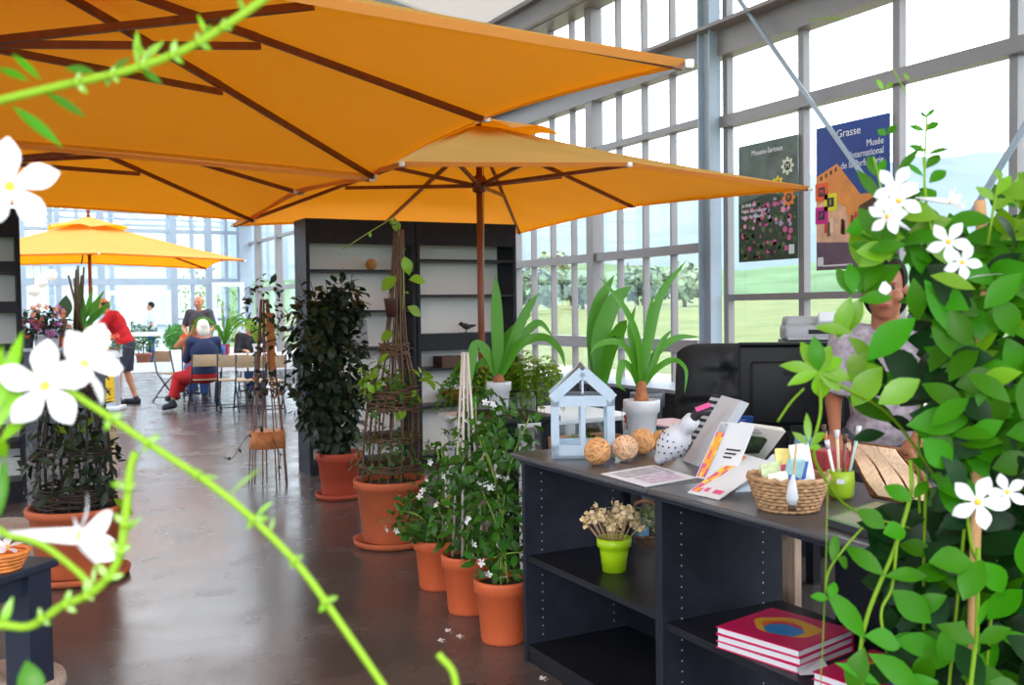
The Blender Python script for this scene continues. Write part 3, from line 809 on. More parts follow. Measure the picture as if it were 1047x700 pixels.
# round wicker basket
def wick(name, label, cat_, loc, r0, r1, h, m, sx=1.0, sy=1.0, rows=9, n=22, amp=.004):
    t = thing(name, label, cat_, loc)
    b = MB()
    for i in range(rows):
        f = (i + .5) / rows; rr = r0 + (r1 - r0) * f
        pts = [((rr + amp * (1 if (k + i) % 2 else -1)) * math.cos(2 * PI * k / (2 * n)) * sx, (rr + amp * (1 if (k + i) % 2 else -1)) * math.sin(2 * PI * k / (2 * n)) * sy, h * f) for k in range(2 * n + 1)]
        b.tube(pts, h / rows * .56, 5, cap=False)
    b.lathe([(0, .002), (r0, .002), (r0, .008), (0, .008)], n=24, sx=sx, sy=sy)
    for k in range(n):
        a = 2 * PI * (k + .5) / n; b.tube([(r0 * math.cos(a) * sx, r0 * math.sin(a) * sy, 0), (r1 * math.cos(a) * sx, r1 * math.sin(a) * sy, h)], .003, 5)
    b.build('weave', m, t)
    rm = MB(); rm.tube([(r1 * math.cos(a) * sx, r1 * math.sin(a) * sy, h + .004 * math.sin(a * 18)) for a in [2 * PI * k / 40 for k in range(41)]], .007, 6, cap=False); rm.build('rim', m, t)
    return t
bp_ = at(806, 520, z=TZ)
bk = wick('wicker_basket', 'round tan wicker basket full of packets on the counter', 'basket', (bp_.x, bp_.y, TZ), .075, .108, .092, mat('tan_wicker', srgb(178, 138, 100), .65, var=.3, scale=45))
rgp = random.Random(4); pcol = [srgb(226, 222, 206), srgb(200, 214, 170), srgb(150, 190, 196), srgb(226, 206, 120), srgb(230, 230, 236), srgb(70, 100, 150)]
for k in range(6):
    c_ = pcol[k]
    m = MB(); hh = .09 + .018 * k; m.box((0, 0, hh / 2), (.055, .014, hh), (R(rgp.uniform(-14, 14)), R(rgp.uniform(-12, 12)), rgp.uniform(-.9, .2)), bev=.004); m.box((0, -.0085, hh * .55), (.04, .003, hh * .3), mi=1)
    o = m.build('sachet', [mat('sachet_foil_%s' % 'abcdef'[k], c_, .35, var=.2, scale=40), pr_p if k % 2 else pr_b]); o.location = (bp_.x - .05 + .022 * k, bp_.y + (.03 if k % 2 else -.02), TZ + .02)
    tag(o, ('cream', 'pale green', 'teal', 'yellow', 'white', 'blue')[k] + ' sachet standing in the round tan wicker basket', 'sachet', 'sachets in the basket')
p = at(810, 508, d=2.64); t = thing('garlic_tassel', 'white tassel with a brown tip hanging over the round basket', 'tassel', p)
m = MB(); m.tube([(0, 0, -.02), (0, 0, .0), (.0, 0, .03), (.004, 0, .06)], [.012, .017, .012, .003], 10); m.build('head', white_b, t)
m = MB(); m.tube([(0, 0, -.036), (0, 0, -.018)], [.011, .009], 8); m.build('tip', brown, t)
m = MB(); m.tube(bez([(.004, 0, .05), (.02, .01, .1), (.045, .03, .135)], 5), .003, 6); m.build('cord', cane, t)
# lime cup with brushes
lime = mat('lime_glaze', srgb(150, 184, 40), .3); lime2 = mat('lime_plastic', srgb(164, 202, 24), .3)
p = at(860, 509, z=TZ); cup = thing('lime_cup', 'lime green cup with a small white label, holding brushes on the counter', 'cup', (p.x, p.y, TZ))
m = MB(); m.lathe([(0, 0), (.028, 0), (.036, .012), (.039, .05), (.037, .082), (.034, .082), (.035, .05), (.032, .014), (0, .01)], n=28); m.build('body', lime, cup)
m = MB(); m.box((-.029, -.026, .055), (.022, .002, .014), (0, 0, R(-48))); m.build('label', paper, cup)
hc = [srgb(180, 40, 50), srgb(220, 200, 170), srgb(190, 110, 60), srgb(235, 235, 235), srgb(110, 70, 50), srgb(160, 190, 180)]
for k in range(6):
    a = 2 * PI * k / 6; b_a = V((.012 * math.cos(a), .012 * math.sin(a), .014)); b_b = V((.05 * math.cos(a), .045 * math.sin(a), .15 + .02 * (k % 3)))
    t = thing('brush', ('red handled', 'cream handled', 'orange wooden', 'white handled', 'dark wooden', 'pale green')[k] + ' brush standing in the lime green cup', 'brush', (p.x, p.y, TZ), 0, 'brushes in the cup')
    m = MB(); m.tube([b_a, b_b], [.004, .005], 8); m.build('handle', mat('brush_handle_%s' % 'abcdef'[k], hc[k], .4), t)
    m = MB(); m.tube([b_b, b_b.lerp(b_b + (b_b - b_a).normalized(), .025)], [.006, .008], 8); m.build('bristles', white_b if k % 2 else brown, t)
# wicker tray with pale woven strips
bl_, br_, tl_ = Z(893, 506, .012), Z(962, 520, .012), at(866, 452, z=TZ + .15)
t = thing('wicker_tray', 'brown wicker tray tilted up on the counter behind the lime cup', 'tray', (bl_.x, bl_.y, TZ))
O_ = V((bl_.x, bl_.y, TZ)); U_ = br_ - bl_; V_ = tl_ - bl_; N_ = U_.cross(V_).normalized()
if N_.dot(ray(900, 480)) > 0: N_ = -N_
def TP(u, v, w=0.0): return bl_ - O_ + U_ * u + V_ * v + N_ * w
m = MB()
for i in range(13): m.tube([TP(k / 10, (i + .5) / 13, .004 * (1 if (k + i) % 2 else -1)) for k in range(11)], V_.length / 26, 5)
m.build('weave', mat('brown_wicker', srgb(132, 84, 54), .65, var=.35, scale=40), t)
m = MB(); m.tube([TP(*q) for q in ((0, 0), (1, 0), (1, 1), (0, 1), (0, 0))], .01, 6); m.build('rim', mat('brown_wicker', (0, 0, 0)), t)
for k in range(3):
    t2 = thing('woven_strip', ('first', 'second', 'third')[k] + ' pale woven strip lying on the tilted brown wicker tray, counted from the cup', 'strip', O_, 0, 'woven strips on the tray')
    m = MB(); u0 = .2 + .3 * k; vs = []
    for i in range(9):
        for s_ in (-.13, .13): vs.append(TP(u0 + s_ + .16 * (.5 - i / 8), .02 + .98 * i / 8, .018 + .008 * math.sin(i * .8 + k)))
    m.add(vs + [q - N_ * .006 for q in vs], [(2 * i, 2 * i + 1, 2 * i + 3, 2 * i + 2) for i in range(8)] + [(18 + 2 * i, 18 + 2 * i + 2, 18 + 2 * i + 3, 18 + 2 * i + 1) for i in range(8)] + [(2 * i, 2 * i + 2, 20 + 2 * i, 18 + 2 * i) for i in range(8)] + [(2 * i + 1, 19 + 2 * i, 21 + 2 * i, 2 * i + 3) for i in range(8)], 0, False)
    m.build('strip', mat('pale_weave', srgb(250, 214, 184), .7, var=.16, scale=110), t2)
# flat package
q = [Z(845, 530, .02), Z(905, 548, .02), Z(955, 524, .02), Z(895, 512, .02)]
card('flat_package', 'flat clear-wrapped package with a pale oval print lying by the lime cup', 'package', q, .018, [(.05, .05, .95, .95, mat('olive_print', srgb(120, 124, 100), .3, var=.3, scale=20)), (.3, .3, .75, .7, pr_gr)], mat('green_card', srgb(70, 120, 60), .4), None, ink)
# pink books on the lower shelf
pink = mat('crimson_cover', srgb(206, 24, 92), .3, var=.05)
def pink_pile(bx_, by_, rz, z0, n, where, grp):
    for k in range(n):
        t = thing('pink_book', ('bottom', 'middle', 'topmost')[k if n == 3 else k * 2] + ' pink book ' + where, 'book', (bx_, by_, z0 + .0215 * k), rz + .02 * ((k * 2) % 3 - 1), grp)
        m = MB(); m.box((0, 0, .0105), (.262, .272, .0165)); m.build('pages', paper, t)
        m = MB(); m.box((0, 0, .0014), (.27, .28, .0024)); m.box((0, 0, .0196), (.27, .28, .0024)); m.box((.1345, 0, .0105), (.002, .28, .02)); m.build('cover', pink, t)
        if k == n - 1:
            m = MB()
            def arc(r0, r1, a0, a1, mi, sq=.62, c=(0, 0), z=.0213):
                N = 24; vs = []
                for i in range(N + 1):
                    a = a0 + (a1 - a0) * i / N; w = 1 + .06 * math.sin(a * 5)
                    vs += [(c[0] + r0 * math.cos(a) * sq, c[1] + r0 * math.sin(a), z), (c[0] + r1 * w * math.cos(a) * sq, c[1] + r1 * w * math.sin(a), z)]
                m.add(vs, [(2 * i, 2 * i + 1, 2 * i + 3, 2 * i + 2) for i in range(N)], mi, False)
            arc(.05, .1, 0, 2 * PI, 0, .8, (.01, 0)); arc(.0, .06, 0, 2 * PI, 1, .8, (-.02, -.01), .0216); arc(.05, .07, 0, 2.2, 2, .8, (-.0, 0), .0219)
            m.build('cover_print', [mat('ochre_print', srgb(226, 170, 40), .4), mat('azure_print', srgb(40, 130, 200), .4), mat('orange_red_print', srgb(226, 110, 40), .4)], t)
pc = at(802, 641, z=.47)
pink_pile(pc.x, pc.y, R(12), .405, 3, 'in the left pile on the counter shelf', 'pink books, left pile')
pc2 = at(905, 690, z=.45)
pink_pile(pc2.x + .02, pc2.y, R(8), .405, 2, 'in the right pile on the counter shelf', 'pink books, right pile')
m = MB(); m.add([(0, 0, 0), (.09, -.03, .0), (.11, .03, .018), (.03, .05, .004)], [(0, 1, 2, 3)], 0, False); m.add([(0, 0, -.001), (.09, -.03, -.001), (.11, .03, .017), (.03, .05, .003)], [(3, 2, 1, 0)], 0, False)
p = at(818, 690, z=.408); o = m.build('paper_scrap', paper); o.location = p; tag(o, 'folded white paper scrap lying between the two pink book piles', 'paper')
# lime pot with dried flowers
p = at(628, 583, z=.425); DS = 1.22; t = thing('dried_flower_pot', 'lime green pot of beige dried flowers on the counter shelf', 'potted plant', (p.x, p.y, .425))
m = MB(); m.lathe([(0, 0), (.036, 0), (.043, .06), (.046, .075), (.052, .078), (.053, .104), (.048, .104), (.044, .08), (.036, .07), (0, .065)], n=30); m.build('pot', lime2, t)
dry = mat('dried_petal', srgb(238, 212, 168), .9, var=.15, scale=60, island=.25)
rg = random.Random(12); m = MB(); st_ = MB()
for k in range(34):
    a = rg.uniform(0, 2 * PI); r_ = .085 * math.sqrt(rg.random()); c_ = V((r_ * math.cos(a), r_ * math.sin(a), .125 + .06 * rg.random() + .02 * (1 - r_ / .085)))
    st_.tube([(c_.x * .3, c_.y * .3, .07), c_], .0016, 4)
    for _ in range(9):
        d = rdir(rg); m.leaf(c_ + d * .004, d, rdir(rg), .02, .014, .5, prof=PETAL, seg=6)
m.build('flower_heads', dry, t); st_.build('stems', cane, t); t.scale = (DS, DS, DS * .98)
# low crate behind the counter carrying a handled basket
m = MB(); m.box((0, 0, .235), (.5, .7, .03)); 
t = thing('low_stand', 'low black stand behind the counter carrying the handled basket', 'stand', (2.72, 3.72, 0)); 
m = MB(); m.box((0, 0, .29), (.5, .5, .025)); m.build('top', black_flat, t)
for sx_ in (-1, 1):
    for sy_ in (-1, 1): m = MB(); m.box((sx_ * .22, sy_ * .22, .139), (.04, .04, .278)); m.build('leg', black_flat, t)
p = at(657, 562, x=2.62)
hb = wick('handled_basket', 'brown handled basket behind the counter, seen through the open shelf bay', 'basket', (2.62, p.y, .3025), .09, .12, .075, wicker)
m = MB(); m.tube([(.118 * math.cos(a), 0, .075 + .14 * math.sin(a)) for a in [PI * q / 14 for q in range(15)]], .008, 6); m.build('handle', mat('brown_wicker', (0, 0, 0)), hb)
m = MB(); rg = random.Random(31)
for _ in range(160): d_q = rdir(rg); m.leaf(V((d_q.x * .1, d_q.y * .1, .1 + abs(d_q.z) * .07)), rdir(rg), rdir(rg), .05, .012, .5, prof=LANCE)
m.build('moss', mat('grey_green_moss', srgb(120, 132, 84), .9, island=.3), hb)
for k in range(2):
    m = MB(); m.box((0, 0, .05), (.06, .06, .1), bev=.008); o = m.build('packet', (lime2, mat('sky_blue_card', srgb(90, 150, 200), .5))[k]); o.location = (2.60, p.y + .05 - .06 * k, .312); tag(o, ('lime green', 'sky blue')[k] + ' packet inside the brown handled basket behind the counter', 'packet')
# ------------------------------------------------------------------ potted plants
def leafm(name, c, island=.3, trans=.3, rough=.4): return mat(name, c, rough, island=island, trans=trans, spec=.4)
lf_dark = leafm('dark_leaf', srgb(24, 42, 20), .4, .12, .5)
lf_jas = leafm('jasmine_leaf', srgb(54, 100, 26), .45, .28)
lf_lime = leafm('lime_leaf', srgb(118, 158, 34), .3, .32)
lf_strap = leafm('strap_leaf', srgb(74, 136, 30), .2, .35)
lf_mid = leafm('mid_green_leaf', srgb(58, 92, 30), .4, .3)
stem_g = mat('green_stem', srgb(132, 158, 60), .6)
stem_b = mat('brown_stem', srgb(92, 70, 48), .8)
petal = mat('white_petal', srgb(238, 238, 244), .5, trans=.3)
eye_y = mat('yellow_flower_eye', srgb(240, 176, 40), .5)

def pot_into(t, r, h, m, taper=.72, saucer=False, rimh=.2, n=36, soil_m=None):
    p = MB(); b = r * taper
    z0 = .025 if saucer else 0
    rr = b + (r * .93 - b) * (1 - rimh)
    p.lathe([(0, z0), (b * .96, z0), (b, z0 + .012), (rr, z0 + h * (1 - rimh)), (r * .985, z0 + h * (1 - rimh) + .006), (r, z0 + h - .01), (r * .985, z0 + h), (r * .9, z0 + h), (r * .88, z0 + h * .9)], n=n)
    p.build('pot', m, t)
    s_ = MB(); s_.lathe([(0, z0 + h * .9 + .004), (r * .5, z0 + h * .9 + .006), (r * .89, z0 + h * .9)][::-1], n=n); s_.build('soil', soil_m or soil, t)
    if saucer:
        q = MB(); q.lathe([(0, 0), (b * 1.2, 0), (b * 1.34, .012), (b * 1.38, .042), (b * 1.30, .042), (b * 1.25, .018), (0, .02)], n=n); q.build('saucer', m, t)
    return z0 + h
def flower_mesh(mb, c, nrm, r, rg, np_=5, mi=0, ci=1, cup=.25, twist=.35):
    nrm = V(nrm).normalized(); u = nrm.orthogonal().normalized(); w = nrm.cross(u); a0 = rg.uniform(0, 6)
    for k in range(np_):
        a = a0 + 2 * PI * k / np_; d = u * math.cos(a) + w * math.sin(a)
        s_ = (d * math.cos(cup) + nrm * math.sin(cup))
        tn = (nrm + (u * math.cos(a + PI / 2) + w * math.sin(a + PI / 2)) * twist).normalized()
        mb.leaf(V(c) + d * r * .08, s_, tn, r * 1.0, r * .62, .35, .12, PETAL, mi=mi)
    mb.ball(V(c) + nrm * r * .04, r * .13, 5, ci)
def small_flower(parent, c, nrm, r, rg):
    f = MB(); flower_mesh(f, c, nrm, r, rg); return f.build('flower', [petal, eye_y], parent)
def foliage(mb, rg, c, rad, n, L, asp=.55, out=.7, down=.25, curl=.5, shell=.35, prof=None):
    """leaves through an ellipsoid, mostly near its skin, facing outwards"""
    c = V(c)
    for _ in range(n):
        d = rdir(rg); q = rg.uniform(shell, 1.0) ** .5
        p = c + V((d.x * rad[0], d.y * rad[1], d.z * rad[2])) * q
        dd = (d * out + rdir(rg) * .8 + V((0, 0, -down))).normalized()
        nn = (d + V((0, 0, .9)) + rdir(rg) * .5)
        l = L * rg.uniform(.6, 1.15)
        mb.leaf(p, dd, nn, l, l * asp, curl * rg.uniform(.3, 1.4), .2, prof)
def obelisk(t, z0, prof, n, seed, m, rings, R_=.006, lean=0.0):
    """twig obelisk: prof = (radius, height), rings = (z, r, band height)"""
    rg = random.Random(seed); b = MB()
    for k in range(n):
        a = 2 * PI * k / n + rg.uniform(-.1, .1)
        b.tube(bez([((r * math.cos(a + .06 * i) + rg.uniform(-.006, .006) + lean * max(0, z - z0)), (r * math.sin(a + .06 * i) + rg.uniform(-.006, .006)), z) for i, (r, z) in enumerate(prof)], 4), R_ * rg.uniform(.7, 1.2), 5)
    b.build('uprights', m, t)
    for (z, r, h) in rings:
        w = MB(); k = max(3, int(h / .012))
        for i in range(k):
            w.tube([((r + rg.uniform(-.012, .012)) * math.cos(a) + lean * max(0, z - z0), (r + rg.uniform(-.012, .012)) * math.sin(a), z + h * i / k + rg.uniform(-.012, .012)) for a in [2 * PI * q / 16 + rg.uniform(-.05, .05) for q in range(17)]], R_ * .9, 5, cap=False)
        w.build('woven_ring', m, t)
def vine(mb_s, mb_l, rg, pts, r, every, L, asp=.55):
    c = bez(pts, 6); mb_s.tube(c, r, 5)
    for i in range(1, len(c) - 1, every):
        tdir = (c[i + 1] - c[i - 1]).normalized()
        for s_ in (-1, 1):
            sd = tdir.orthogonal(); sd = Quaternion(tdir, rg.uniform(0, 6.28)) @ sd
            l = L * rg.uniform(.6, 1.1); mb_l.leaf(c[i], (sd + tdir * .5 + V((0, 0, -.1))), V((0, 0, 1)) + rdir(rg) * .6, l, l * asp, .5)

# big terracotta pot with the tall twig obelisk
t = thing('terracotta_planter', 'large orange terracotta pot with a tall twig obelisk and climbing vine', 'potted plant', (2.12, 5.6, 0))
pot_into(t, .222, .37, terra, .74, True, .14)
obelisk(t, .38, [(.17, .36), (.165, .6), (.14, .92), (.07, 1.2), (.035, 1.55), (.022, 1.88)], 16, 2, wicker, [(.45, .175, .05), (.62, .165, .04), (.80, .15, .15), (1.12, .085, .09)], .007, .055)
rg = random.Random(21); f = MB(); s_ = MB()
foliage(f, rg, (0, 0, .58), (.25, .25, .2), 260, .045, .4); foliage(f, rg, (0.0, 0, .92), (.22, .2, .14), 85, .07, .5)
f.build('foliage', lf_mid, t)
f = MB(); foliage(f, rg, (-.12, -.05, 1.02), (.12, .12, .12), 26, .085, .55); foliage(f, rg, (.15, -.05, .98), (.14, .12, .09), 26, .08, .5); foliage(f, rg, (.06, -.05, .85), (.1, .12, .06), 16, .08, .6)
vine(s_, f, rg, [(.06, -.02, 1.2), (.09, -.04, 1.5), (.08, -.02, 1.8), (.05, -.03, 1.94), (-.04, -.02, 1.9), (-.26, .02, 1.76)], .003, 5, .05)
for (p, d, L) in (((.0, -.02, 1.86), (-.2, -.2, .5), .09), ((.03, -.03, 1.72), (.1, -.2, -.5), .12), ((-.02, -.03, 1.6), (-.8, -.2, -.5), .13), ((.04, -.04, 1.42), (.6, -.2, -.3), .11), ((.06, -.03, 1.58), (1, -.1, .1), .12), ((-.05, -.04, 1.28), (-.9, -.2, -.5), .1)): f.leaf(V(p) + V((.07, 0, 0)), d, (-.3, -.8, .5), L, L * .6, .5)
f.build('climbing_leaves', lf_lime, t); s_.build('vine_stem', stem_g, t)
hp = thing('hanging_pot', 'small dark brown pot tied to the twig obelisk', 'pot', (2.12 + .0, 5.6 - .06, 1.36)); hm = mat('dark_maroon_pot', srgb(62, 30, 26), .6)
m = MB(); m.lathe([(0, 0), (.026, 0), (.04, .1), (.044, .11), (.036, .11), (.024, .02), (0, .02)], n=18); m.build('body', hm, hp)
m = MB(); m.tube([(.0, .04, .09), (.02, .055, .14), (.03, .04, .1)], .003, 5); m.build('tie', cane, hp)

# red terracotta pot with the dense dark climber
t = thing('climber_pot', 'red terracotta pot with a dense dark-leaved climbing plant, in front of the left black shelving', 'potted plant', (2.32, 7.2, 0))
pot_into(t, .175, .32, terra_r, .74, True, .2)
rg = random.Random(5); f = MB(); s_ = MB()
for (c, rd, n) in (((-.02, 0, .95), (.22, .2, .64), 760), ((-.17, -.02, 1.2), (.2, .17, .36), 320), ((-.06, 0, .62), (.21, .19, .3), 240), ((.04, .02, 1.45), (.19, .15, .19), 170), ((-.16, -.03, .85), (.22, .14, .34), 160)):
    foliage(f, rg, c, rd, n, .098, .58, .8, .35)
for (x, z) in ((-.3, 1.66), (-.2, 1.62), (-.08, 1.6), (.12, 1.67), (.05, 1.72), (-.33, 1.5)):
    vine(s_, f, rg, [(x * .5, 0, 1.3), (x * .8, -.02, z - .15), (x, -.03, z)], .003, 4, .06)
for k in range(5):
    a = k * 1.3; s_.tube(bez([(.05 * math.cos(a), .05 * math.sin(a), .3), (.09 * math.cos(a + .5), .09 * math.sin(a + .5), .7), (.1 * math.cos(a + 1), .1 * math.sin(a + 1), 1.2)], 5), .006, 6)
f.build('foliage', lf_dark, t); s_.build('stems', stem_b, t)

# slender trellis tower on thin legs
t = thing('trellis_tower', 'slender cone of sticks with an orange wooden band, standing left of the dark climber', 'trellis', (2.0, 8.06, 0))
stick = mat('thin_stick', srgb(120, 84, 66), .7); bandm = mat('orange_bark_band', srgb(188, 118, 66), .7, var=.2, scale=30)
b = MB()
for k in range(9):
    a = 2 * PI * k / 9; b.tube([(.155 * math.cos(a), .155 * math.sin(a), 0), (.135 * math.cos(a), .135 * math.sin(a), .36), (.075 * math.cos(a), .075 * math.sin(a), .95), (.03 * math.cos(a), .03 * math.sin(a), 1.5)], .0055, 6)
b.build('legs', stick, t)
b = MB(); b.lathe([(.137, .3), (.145, .302), (.14, .44), (.131, .44)], n=24); b.build('band', bandm, t)
b = MB(); b.box((.03, -.05, 1.16), (.06, .03, .46)); b.build('post', bandm, t)
rg = random.Random(33); f = MB(); s_ = MB()
foliage(f, rg, (.0, 0, 1.45), (.16, .14, .28), 90, .07, .5); foliage(f, rg, (.0, -.02, .82), (.17, .12, .14), 60, .065, .5); foliage(f, rg, (.0, 0, 1.12), (.12, .1, .2), 40, .06, .5)
vine(s_, f, rg, [(-.05, -.1, .5), (-.2, -.16, .42), (-.33, -.2, .26), (-.4, -.22, .28)], .003, 4, .05); vine(s_, f, rg, [(.0, -.14, .4), (.06, -.16, .24), (.02, -.17, .1)], .003, 4, .04)
f.build('foliage', lf_dark, t); s_.build('vine_stem', stem_b, t)
f = MB(); foliage(f, rg, (.0, -.06, .8), (.12, .08, .09), 40, .045, .6); f.build('faded_blossoms', mat('rusty_blossom', srgb(150, 86, 50), .8, island=.3), t)

# left terracotta pot with dark twig cage
t = thing('terracotta_planter', 'wide terracotta pot with a dark twig cage at left, in front of the low table', 'potted plant', (.40, 5.76, 0))
pot_into(t, .25, .36, terra, .78, True, .12)
obelisk(t, .38, [(.19, .34), (.185, .6), (.16, .85), (.11, 1.02), (.03, 1.24)], 14, 6, mat('black_twig', srgb(44, 34, 28), .8), [(.4, .2, .1), (.66, .185, .05), (.95, .15, .08)], .007)
rg = random.Random(9); f = MB()
foliage(f, rg, (0, 0, .58), (.26, .26, .24), 260, .085, .4); foliage(f, rg, (0, 0, .85), (.22, .2, .14), 110, .085, .4)
f.build('foliage', lf_dark, t); f = MB(); foliage(f, rg, (.02, -.1, .78), (.1, .08, .06), 8, .09, .6); f.leaf((.18, -.1, .42), (.5, -.4, -.4), (0, -.5, 1), .14, .06); f.build('young_leaves', lf_lime, t)

# three jasmines in the row of orange pots
orange_p = mat('orange_plastic_pot', srgb(206, 94, 52), .6, var=.08, scale=5)
def jasmine(label, loc, r, h, blobs, nfl, seed, tripod=None):
    t = thing('jasmine_pot', label, 'potted plant', loc, 0, 'jasmines in orange pots'); rg = random.Random(seed)
    pot_into(t, r, h, orange_p, .76, False, .22)
    f = MB(); s_ = MB()
    for (c, rd, n) in blobs: foliage(f, rg, c, rd, n, .062, .5, .6, .15, .5)
    for k in range(7):
        (c, rd, n) = blobs[k % len(blobs)]
        s_.tube(bez([(.03 * math.cos(k), .03 * math.sin(k), h * .9), V(c) * .6 + V((0, 0, .15)), V(c) + V((rd[0] * math.cos(k * 2) * .7, rd[1] * math.sin(k * 2) * .7, rd[2] * .6))], 5), .004, 5)
    f.build('foliage', lf_jas, t); s_.build('stems', stem_g, t)
    for k in range(nfl):
        (c, rd, n) = rg.choice(blobs); d = rdir(rg); d = V((-abs(d.x) if rg.random() < .7 else d.x, -abs(d.y), d.z * .8)).normalized()
        small_flower(t, V(c) + V((d.x * rd[0], d.y * rd[1], d.z * rd[2])) * 1.03, d, .019, rg)
    if tripod:
        zt, ml = tripod; tm = mat('white_cane', srgb(196, 186, 178), .6)
        for k in range(4):
            a = PI / 4 + PI / 2 * k; q = MB(); q.tube([(r * .62 * math.cos(a), r * .62 * math.sin(a), h * .86), (.012 * math.cos(a), .012 * math.sin(a), zt)], .006, 7); q.build('cane', tm, t)
    return t
jasmine('farthest of three white jasmines in orange pots, beside the big terracotta pot', (1.99, 4.6, 0), .125, .25, [((.0, .02, .40), (.2, .19, .15), 230), ((-.16, -.03, .36), (.13, .11, .08), 55), ((.1, .08, .6), (.14, .12, .16), 90)], 10, 3)
jasmine('middle of three white jasmines in orange pots, climbing on white canes', (1.95, 4.16, 0), .125, .27, [((.0, .0, .42), (.19, .18, .16), 240), ((.03, .03, .7), (.16, .15, .2), 200), ((.1, .05, .92), (.11, .1, .12), 60)], 12, 4, (1.2, 0))
jasmine('nearest of three white jasmines in orange pots, against the end of the black counter', (1.905, 3.72, 0), .125, .265, [((.0, .06, .5), (.14, .15, .2), 210), ((.02, .1, .78), (.15, .14, .15), 200), ((-.01, .0, .34), (.14, .14, .06), 60), ((.1, .1, .88), (.13, .12, .1), 80)], 14, 5)
# fallen blossoms on the floor
rg = random.Random(77)
for k, (px, py) in enumerate(((452, 655), (471, 651), (459, 645), (556, 694))):
    p = at(px, py, z=.006); f = MB(); flower_mesh(f, (0, 0, 0), (0.1, -.2, 1), .02, rg, cup=.35); o = f.build('fallen_blossom', [petal, eye_y]); o.location = p
    tag(o, ('leftmost fallen white blossom on the floor before the orange pots', 'largest fallen white blossom on the floor before the orange pots', 'farthest fallen white blossom on the floor before the orange pots', 'fallen white blossom on the floor at the corner of the black counter')[k], 'blossom', 'fallen blossoms')

# strap-leaved plants in white pots
def strap(mb_, pts, w, prof=None, fold=.25, mi=0, up=None):
    """long leaf along a curve"""
    c = bez(pts, 5); n = len(c); prof = prof or STRAP; vs = []
    side0 = None
    for i, p in enumerate(c):
        tdir = (c[min(i + 1, n - 1)] - c[max(i - 1, 0)]).normalized()
        sd = tdir.cross(V(up) if up else V((0, -1, .35)))
        if sd.length < .1: sd = side0 or tdir.orthogonal()
        sd.normalize()
        if side0 and sd.dot(side0) < 0: sd = -sd
        side0 = sd
        f_ = i / (n - 1) * (len(prof) - 1); a = int(min(f_, len(prof) - 2)); ww = (prof[a] + (prof[a + 1] - prof[a]) * (f_ - a)) * w / 2
        nn = sd.cross(tdir)
        vs += [p - sd * ww + nn * ww * fold, p, p + sd * ww + nn * ww * fold]
    fs = []
    for i in range(n - 1):
        a = i * 3; fs += [(a, a + 1, a + 4, a + 3), (a + 1, a + 2, a + 5, a + 4)]
    mb_.add(vs, fs, mi)
def strap_plant(label, base, r, h, leaves, d, name='strap_leaf_plant', neck=True, potm=None):
    t = thing(name, label, 'potted plant', base, 0)
    pot_into(t, r, h, potm or white_ceramic, .68, False, .3)
    B = V(base)
    if neck:
        b = MB(); b.lathe([(.0, h * .86), (.034, h * .88), (.03, h + .01), (.022, h + .04), (.02, h + .075), (0, h + .08)], n=14); b.build('bulb_neck', mat('brown_bulb', srgb(150, 92, 56), .8, var=.3, scale=50), t)
    for (pts, w, dd) in leaves:
        m = MB(); P_ = [at(px, py, d=d + dd * i / max(1, len(pts) - 1)) - B for i, (px, py) in enumerate(pts)]
        strap(m, P_, w); m.build('leaf', lf_strap, t)
    return t
p = at(657, 462, z=TZ)
d_ = 4.14
strap_plant('strap-leaved plant in a white pot on the counter, behind the rattan balls', tuple(at(656, 414, d=4.14).xy) + (TZ,), .077, .184, [
    ([(656, 395), (664, 345), (676, 300), (702, 266)], .042, .1), ([(655, 395), (652, 350), (638, 315), (612, 282)], .036, -.2), ([(654, 396), (645, 365), (632, 350), (612, 352), (603, 362)], .03, -.2),
    ([(657, 396), (668, 365), (690, 346), (716, 344)], .034, .3), ([(657, 397), (670, 378), (688, 368), (701, 378), (700, 402)], .026, -.1), ([(653, 397), (645, 378), (636, 372), (632, 392), (640, 400)], .034, -.15),
    ([(655, 395), (660, 352), (664, 322), (668, 300)], .036, .0), ([(654, 394), (648, 360), (644, 335), (650, 312)], .036, .1), ([(657, 396), (668, 372), (676, 350), (688, 336)], .03, .2)], d_)
strap_plant('strap-leaved plant in a white pot left of the white house lantern', tuple(at(510, 390, z=1.015).xy) + (.845,), .066, .17, [
    ([(509, 382), (508, 345), (507, 310), (507, 281)], .07, .0), ([(512, 382), (526, 345), (538, 318), (551, 299)], .055, .1), ([(513, 383), (532, 352), (556, 345), (572, 358), (578, 376)], .045, -.1),
    ([(512, 382), (530, 350), (550, 330), (566, 345)], .045, .2), ([(507, 383), (497, 360), (486, 354), (481, 375), (482, 392)], .06, -.1), ([(506, 384), (500, 370), (488, 374), (480, 390)], .035, .1), ([(512, 382), (520, 352), (530, 332), (543, 322)], .05, .15), ([(510, 382), (516, 350), (528, 335), (538, 345)], .045, .2)], 5.0)
strap_plant('tall broad-leaved plant in a dark metal container behind the white house lantern', (3.0, 4.2, .70), .09, .26, [
    ([(614, 395), (612, 350), (626, 310), (646, 292)], .10, .1), ([(610, 395), (606, 345), (612, 310), (628, 281)], .085, .2), ([(616, 395), (622, 360), (634, 335), (641, 327)], .075, -.1), ([(612, 395), (618, 370), (632, 345), (640, 350)], .06, -.15)], 4.95, 'broad_leaf_plant', False, mat('dark_zinc', srgb(104, 110, 118), .4, .5))

